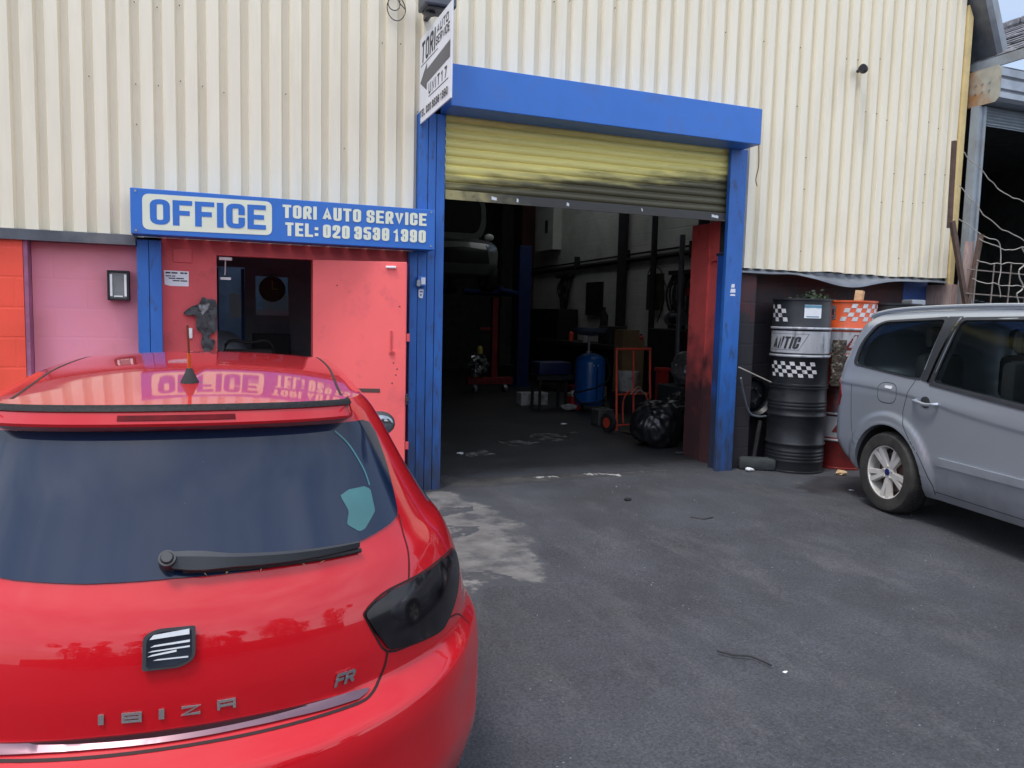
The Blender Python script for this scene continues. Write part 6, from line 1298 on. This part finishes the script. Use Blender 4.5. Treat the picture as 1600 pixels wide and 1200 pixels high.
# ------------------------------------------------------------------ inside the office
O2 = thing('office_partition', 'grey inner office partition with a window and a glazed door', 'partition')
M['grey_frame'] = mat('grey_office_frame', (.34, .34, .36), .6, var=.1)
y = 2.5
b = MB(); b.box(-1.1, y, 2.02, 1.6, y+.08, 2.6); b.box(.36, y, 0, .47, y+.08, 2.018); b.box(.82, y, 0, 1.6, y+.08, 2.018); b.box(.472, y, 0, .818, y+.08, 1.52); b.box(.472, y, 1.93, .818, y+.08, 2.018); b.box(-1.1, y, 0, .05, y+.08, 2.018); b.done('partition_wall', M['grey_frame'], O2)
b = MB(); b.box(.472, y-.01, 1.522, .818, y+.0, 1.552); b.box(.472, y-.02, 1.50, .818, y-.002, 1.52); b.done('window_sill', M['white'], O2)
b = MB(); b.quad((.472, y+.04, 1.555), (.818, y+.04, 1.555), (.818, y+.04, 1.928), (.472, y+.04, 1.928)); b.done('window_pane', glass_mat('office_pane', (.8, .85, .85)), O2)
b = MB(); b.box(.055, y+.02, .05, .355, y+.06, 1.0); b.box(.055, y+.02, 1.0, .09, y+.06, 2.0); b.box(.32, y+.02, 1.0, .355, y+.06, 2.0); b.done('glazed_door', mat('office_door_blue', (.03, .09, .28), .5), O2)
b = MB(); b.box(-1.1, 4.9, 0, 1.6, 5.0, 2.6); b.box(-1.2, .3, 0, -1.1, 5, 2.6); b.box(1.5, .3, 0, 1.6, 5, 2.6); b.quad((-1.2, .27, 2.6), (1.6, .27, 2.6), (1.6, 2.7, 2.6), (-1.2, 2.7, 2.6)); b.done('office_wall', mat('blue_office_wall', (.22, .32, .5), .7, var=.15), O2)
on = lambda b, nm, lab, cat, m: tag(b.done(nm, m), lab, cat)
b = MB(); b.box(.60, 3.3, 1.3, .98, 3.32, 1.75); on(b, 'white_board', 'white board seen through the inner office window', 'whiteboard', M['paper'])
b = MB(); b.box(.22, 3.5, 1.45, .42, 3.52, 1.75); on(b, 'paper_sheet', 'white sheet on the wall beyond the glazed inner door', 'paper', M['paper'])
t = thing('wall_clock', 'round brown wall clock in front of the inner office window', 'clock', (.64, 2.44, 1.79)); b = MB(); b.lathe([(.001, 0), (.135, 0), (.14, .01), (.14, .03), (.12, .035), (.118, .02), (.001, .02)], mx=Matrix.Rotation(R(90), 4, 'X'), n=36); b.done('clock_case', mat('brown_clock', (.08, .04, .02), .5), t, True)
b = MB(); b.box(-.004, -.024, 0, .004, -.021, .09); b.box(0, -.024, -.004, .06, -.021, .004); b.done('clock_hand', M['canister'], t)
t = thing('office_desk', 'dark cluttered office desk under the inner window', 'desk', (.7, 1.75, 0)); b = MB(); b.box(-.35, -.3, .74, .75, .35, .78); b.done('desk_top', M['plastic'], t); b = MB(); b.box(-.30, -.28, .006, .1, .3, .738); b.box(.4, -.28, .006, .7, .3, .738); b.done('drawer', M['black'], t)
b = MB(); b.box(.40, 1.85, 1.0, .78, 1.9, 1.32, bev=.01); b.box(.56, 1.86, .785, .62, 1.9, 1.0); b.box(.48, 1.80, .781, .70, 1.95, .79); on(b, 'computer_screen', 'black computer screen on the office desk', 'computer screen', M['black'])
b = MB(); b.box(.86, 1.6, .782, 1.14, 1.95, .90, bev=.01); on(b, 'paper_stack', 'pale stack of papers on the right of the office desk', 'papers', M['paper'])
t = thing('office_chair', 'black framed chair just inside the office doorway', 'chair', (.33, .95, 0)); b = MB(); b.tube(cr([(-.22, 0, .8), (-.2, 0, 1.24), (0, 0, 1.26), (.2, 0, 1.24), (.22, 0, .8)], 5), .014, 8); b.box(-.2, -.004, .85, .2, .004, 1.2); b.done('backrest', M['black'], t, True); b = MB(); b.box(-.22, -.42, .44, .22, -.02, .49, bev=.01); b.done('seat', M['seat'], t)
for x, y2 in ((-.2, -.4), (.2, -.4), (-.2, 0), (.2, 0)): b = MB(); b.cyl((x, y2, .006), (x, y2, .44 if y2 < 0 else .85), .014, n=8); b.done('leg', M['black'], t)
b = blob((.10, 2.0, 1.12), (.26, .25, .22), 51, amp=.1, sub=4, crease=.03); tag(b.done('plastic_cover', mat('pale_sheet', (.40, .43, .48), .4, var=.3), None, True), 'pale plastic covered heap by the glazed inner door', 'covered heap')
b = MB(); b.box(-.2, 1.8, .006, .36, 2.25, .93); on(b, 'low_cabinet', 'low dark cabinet under the pale covered heap', 'cabinet', M['black'])
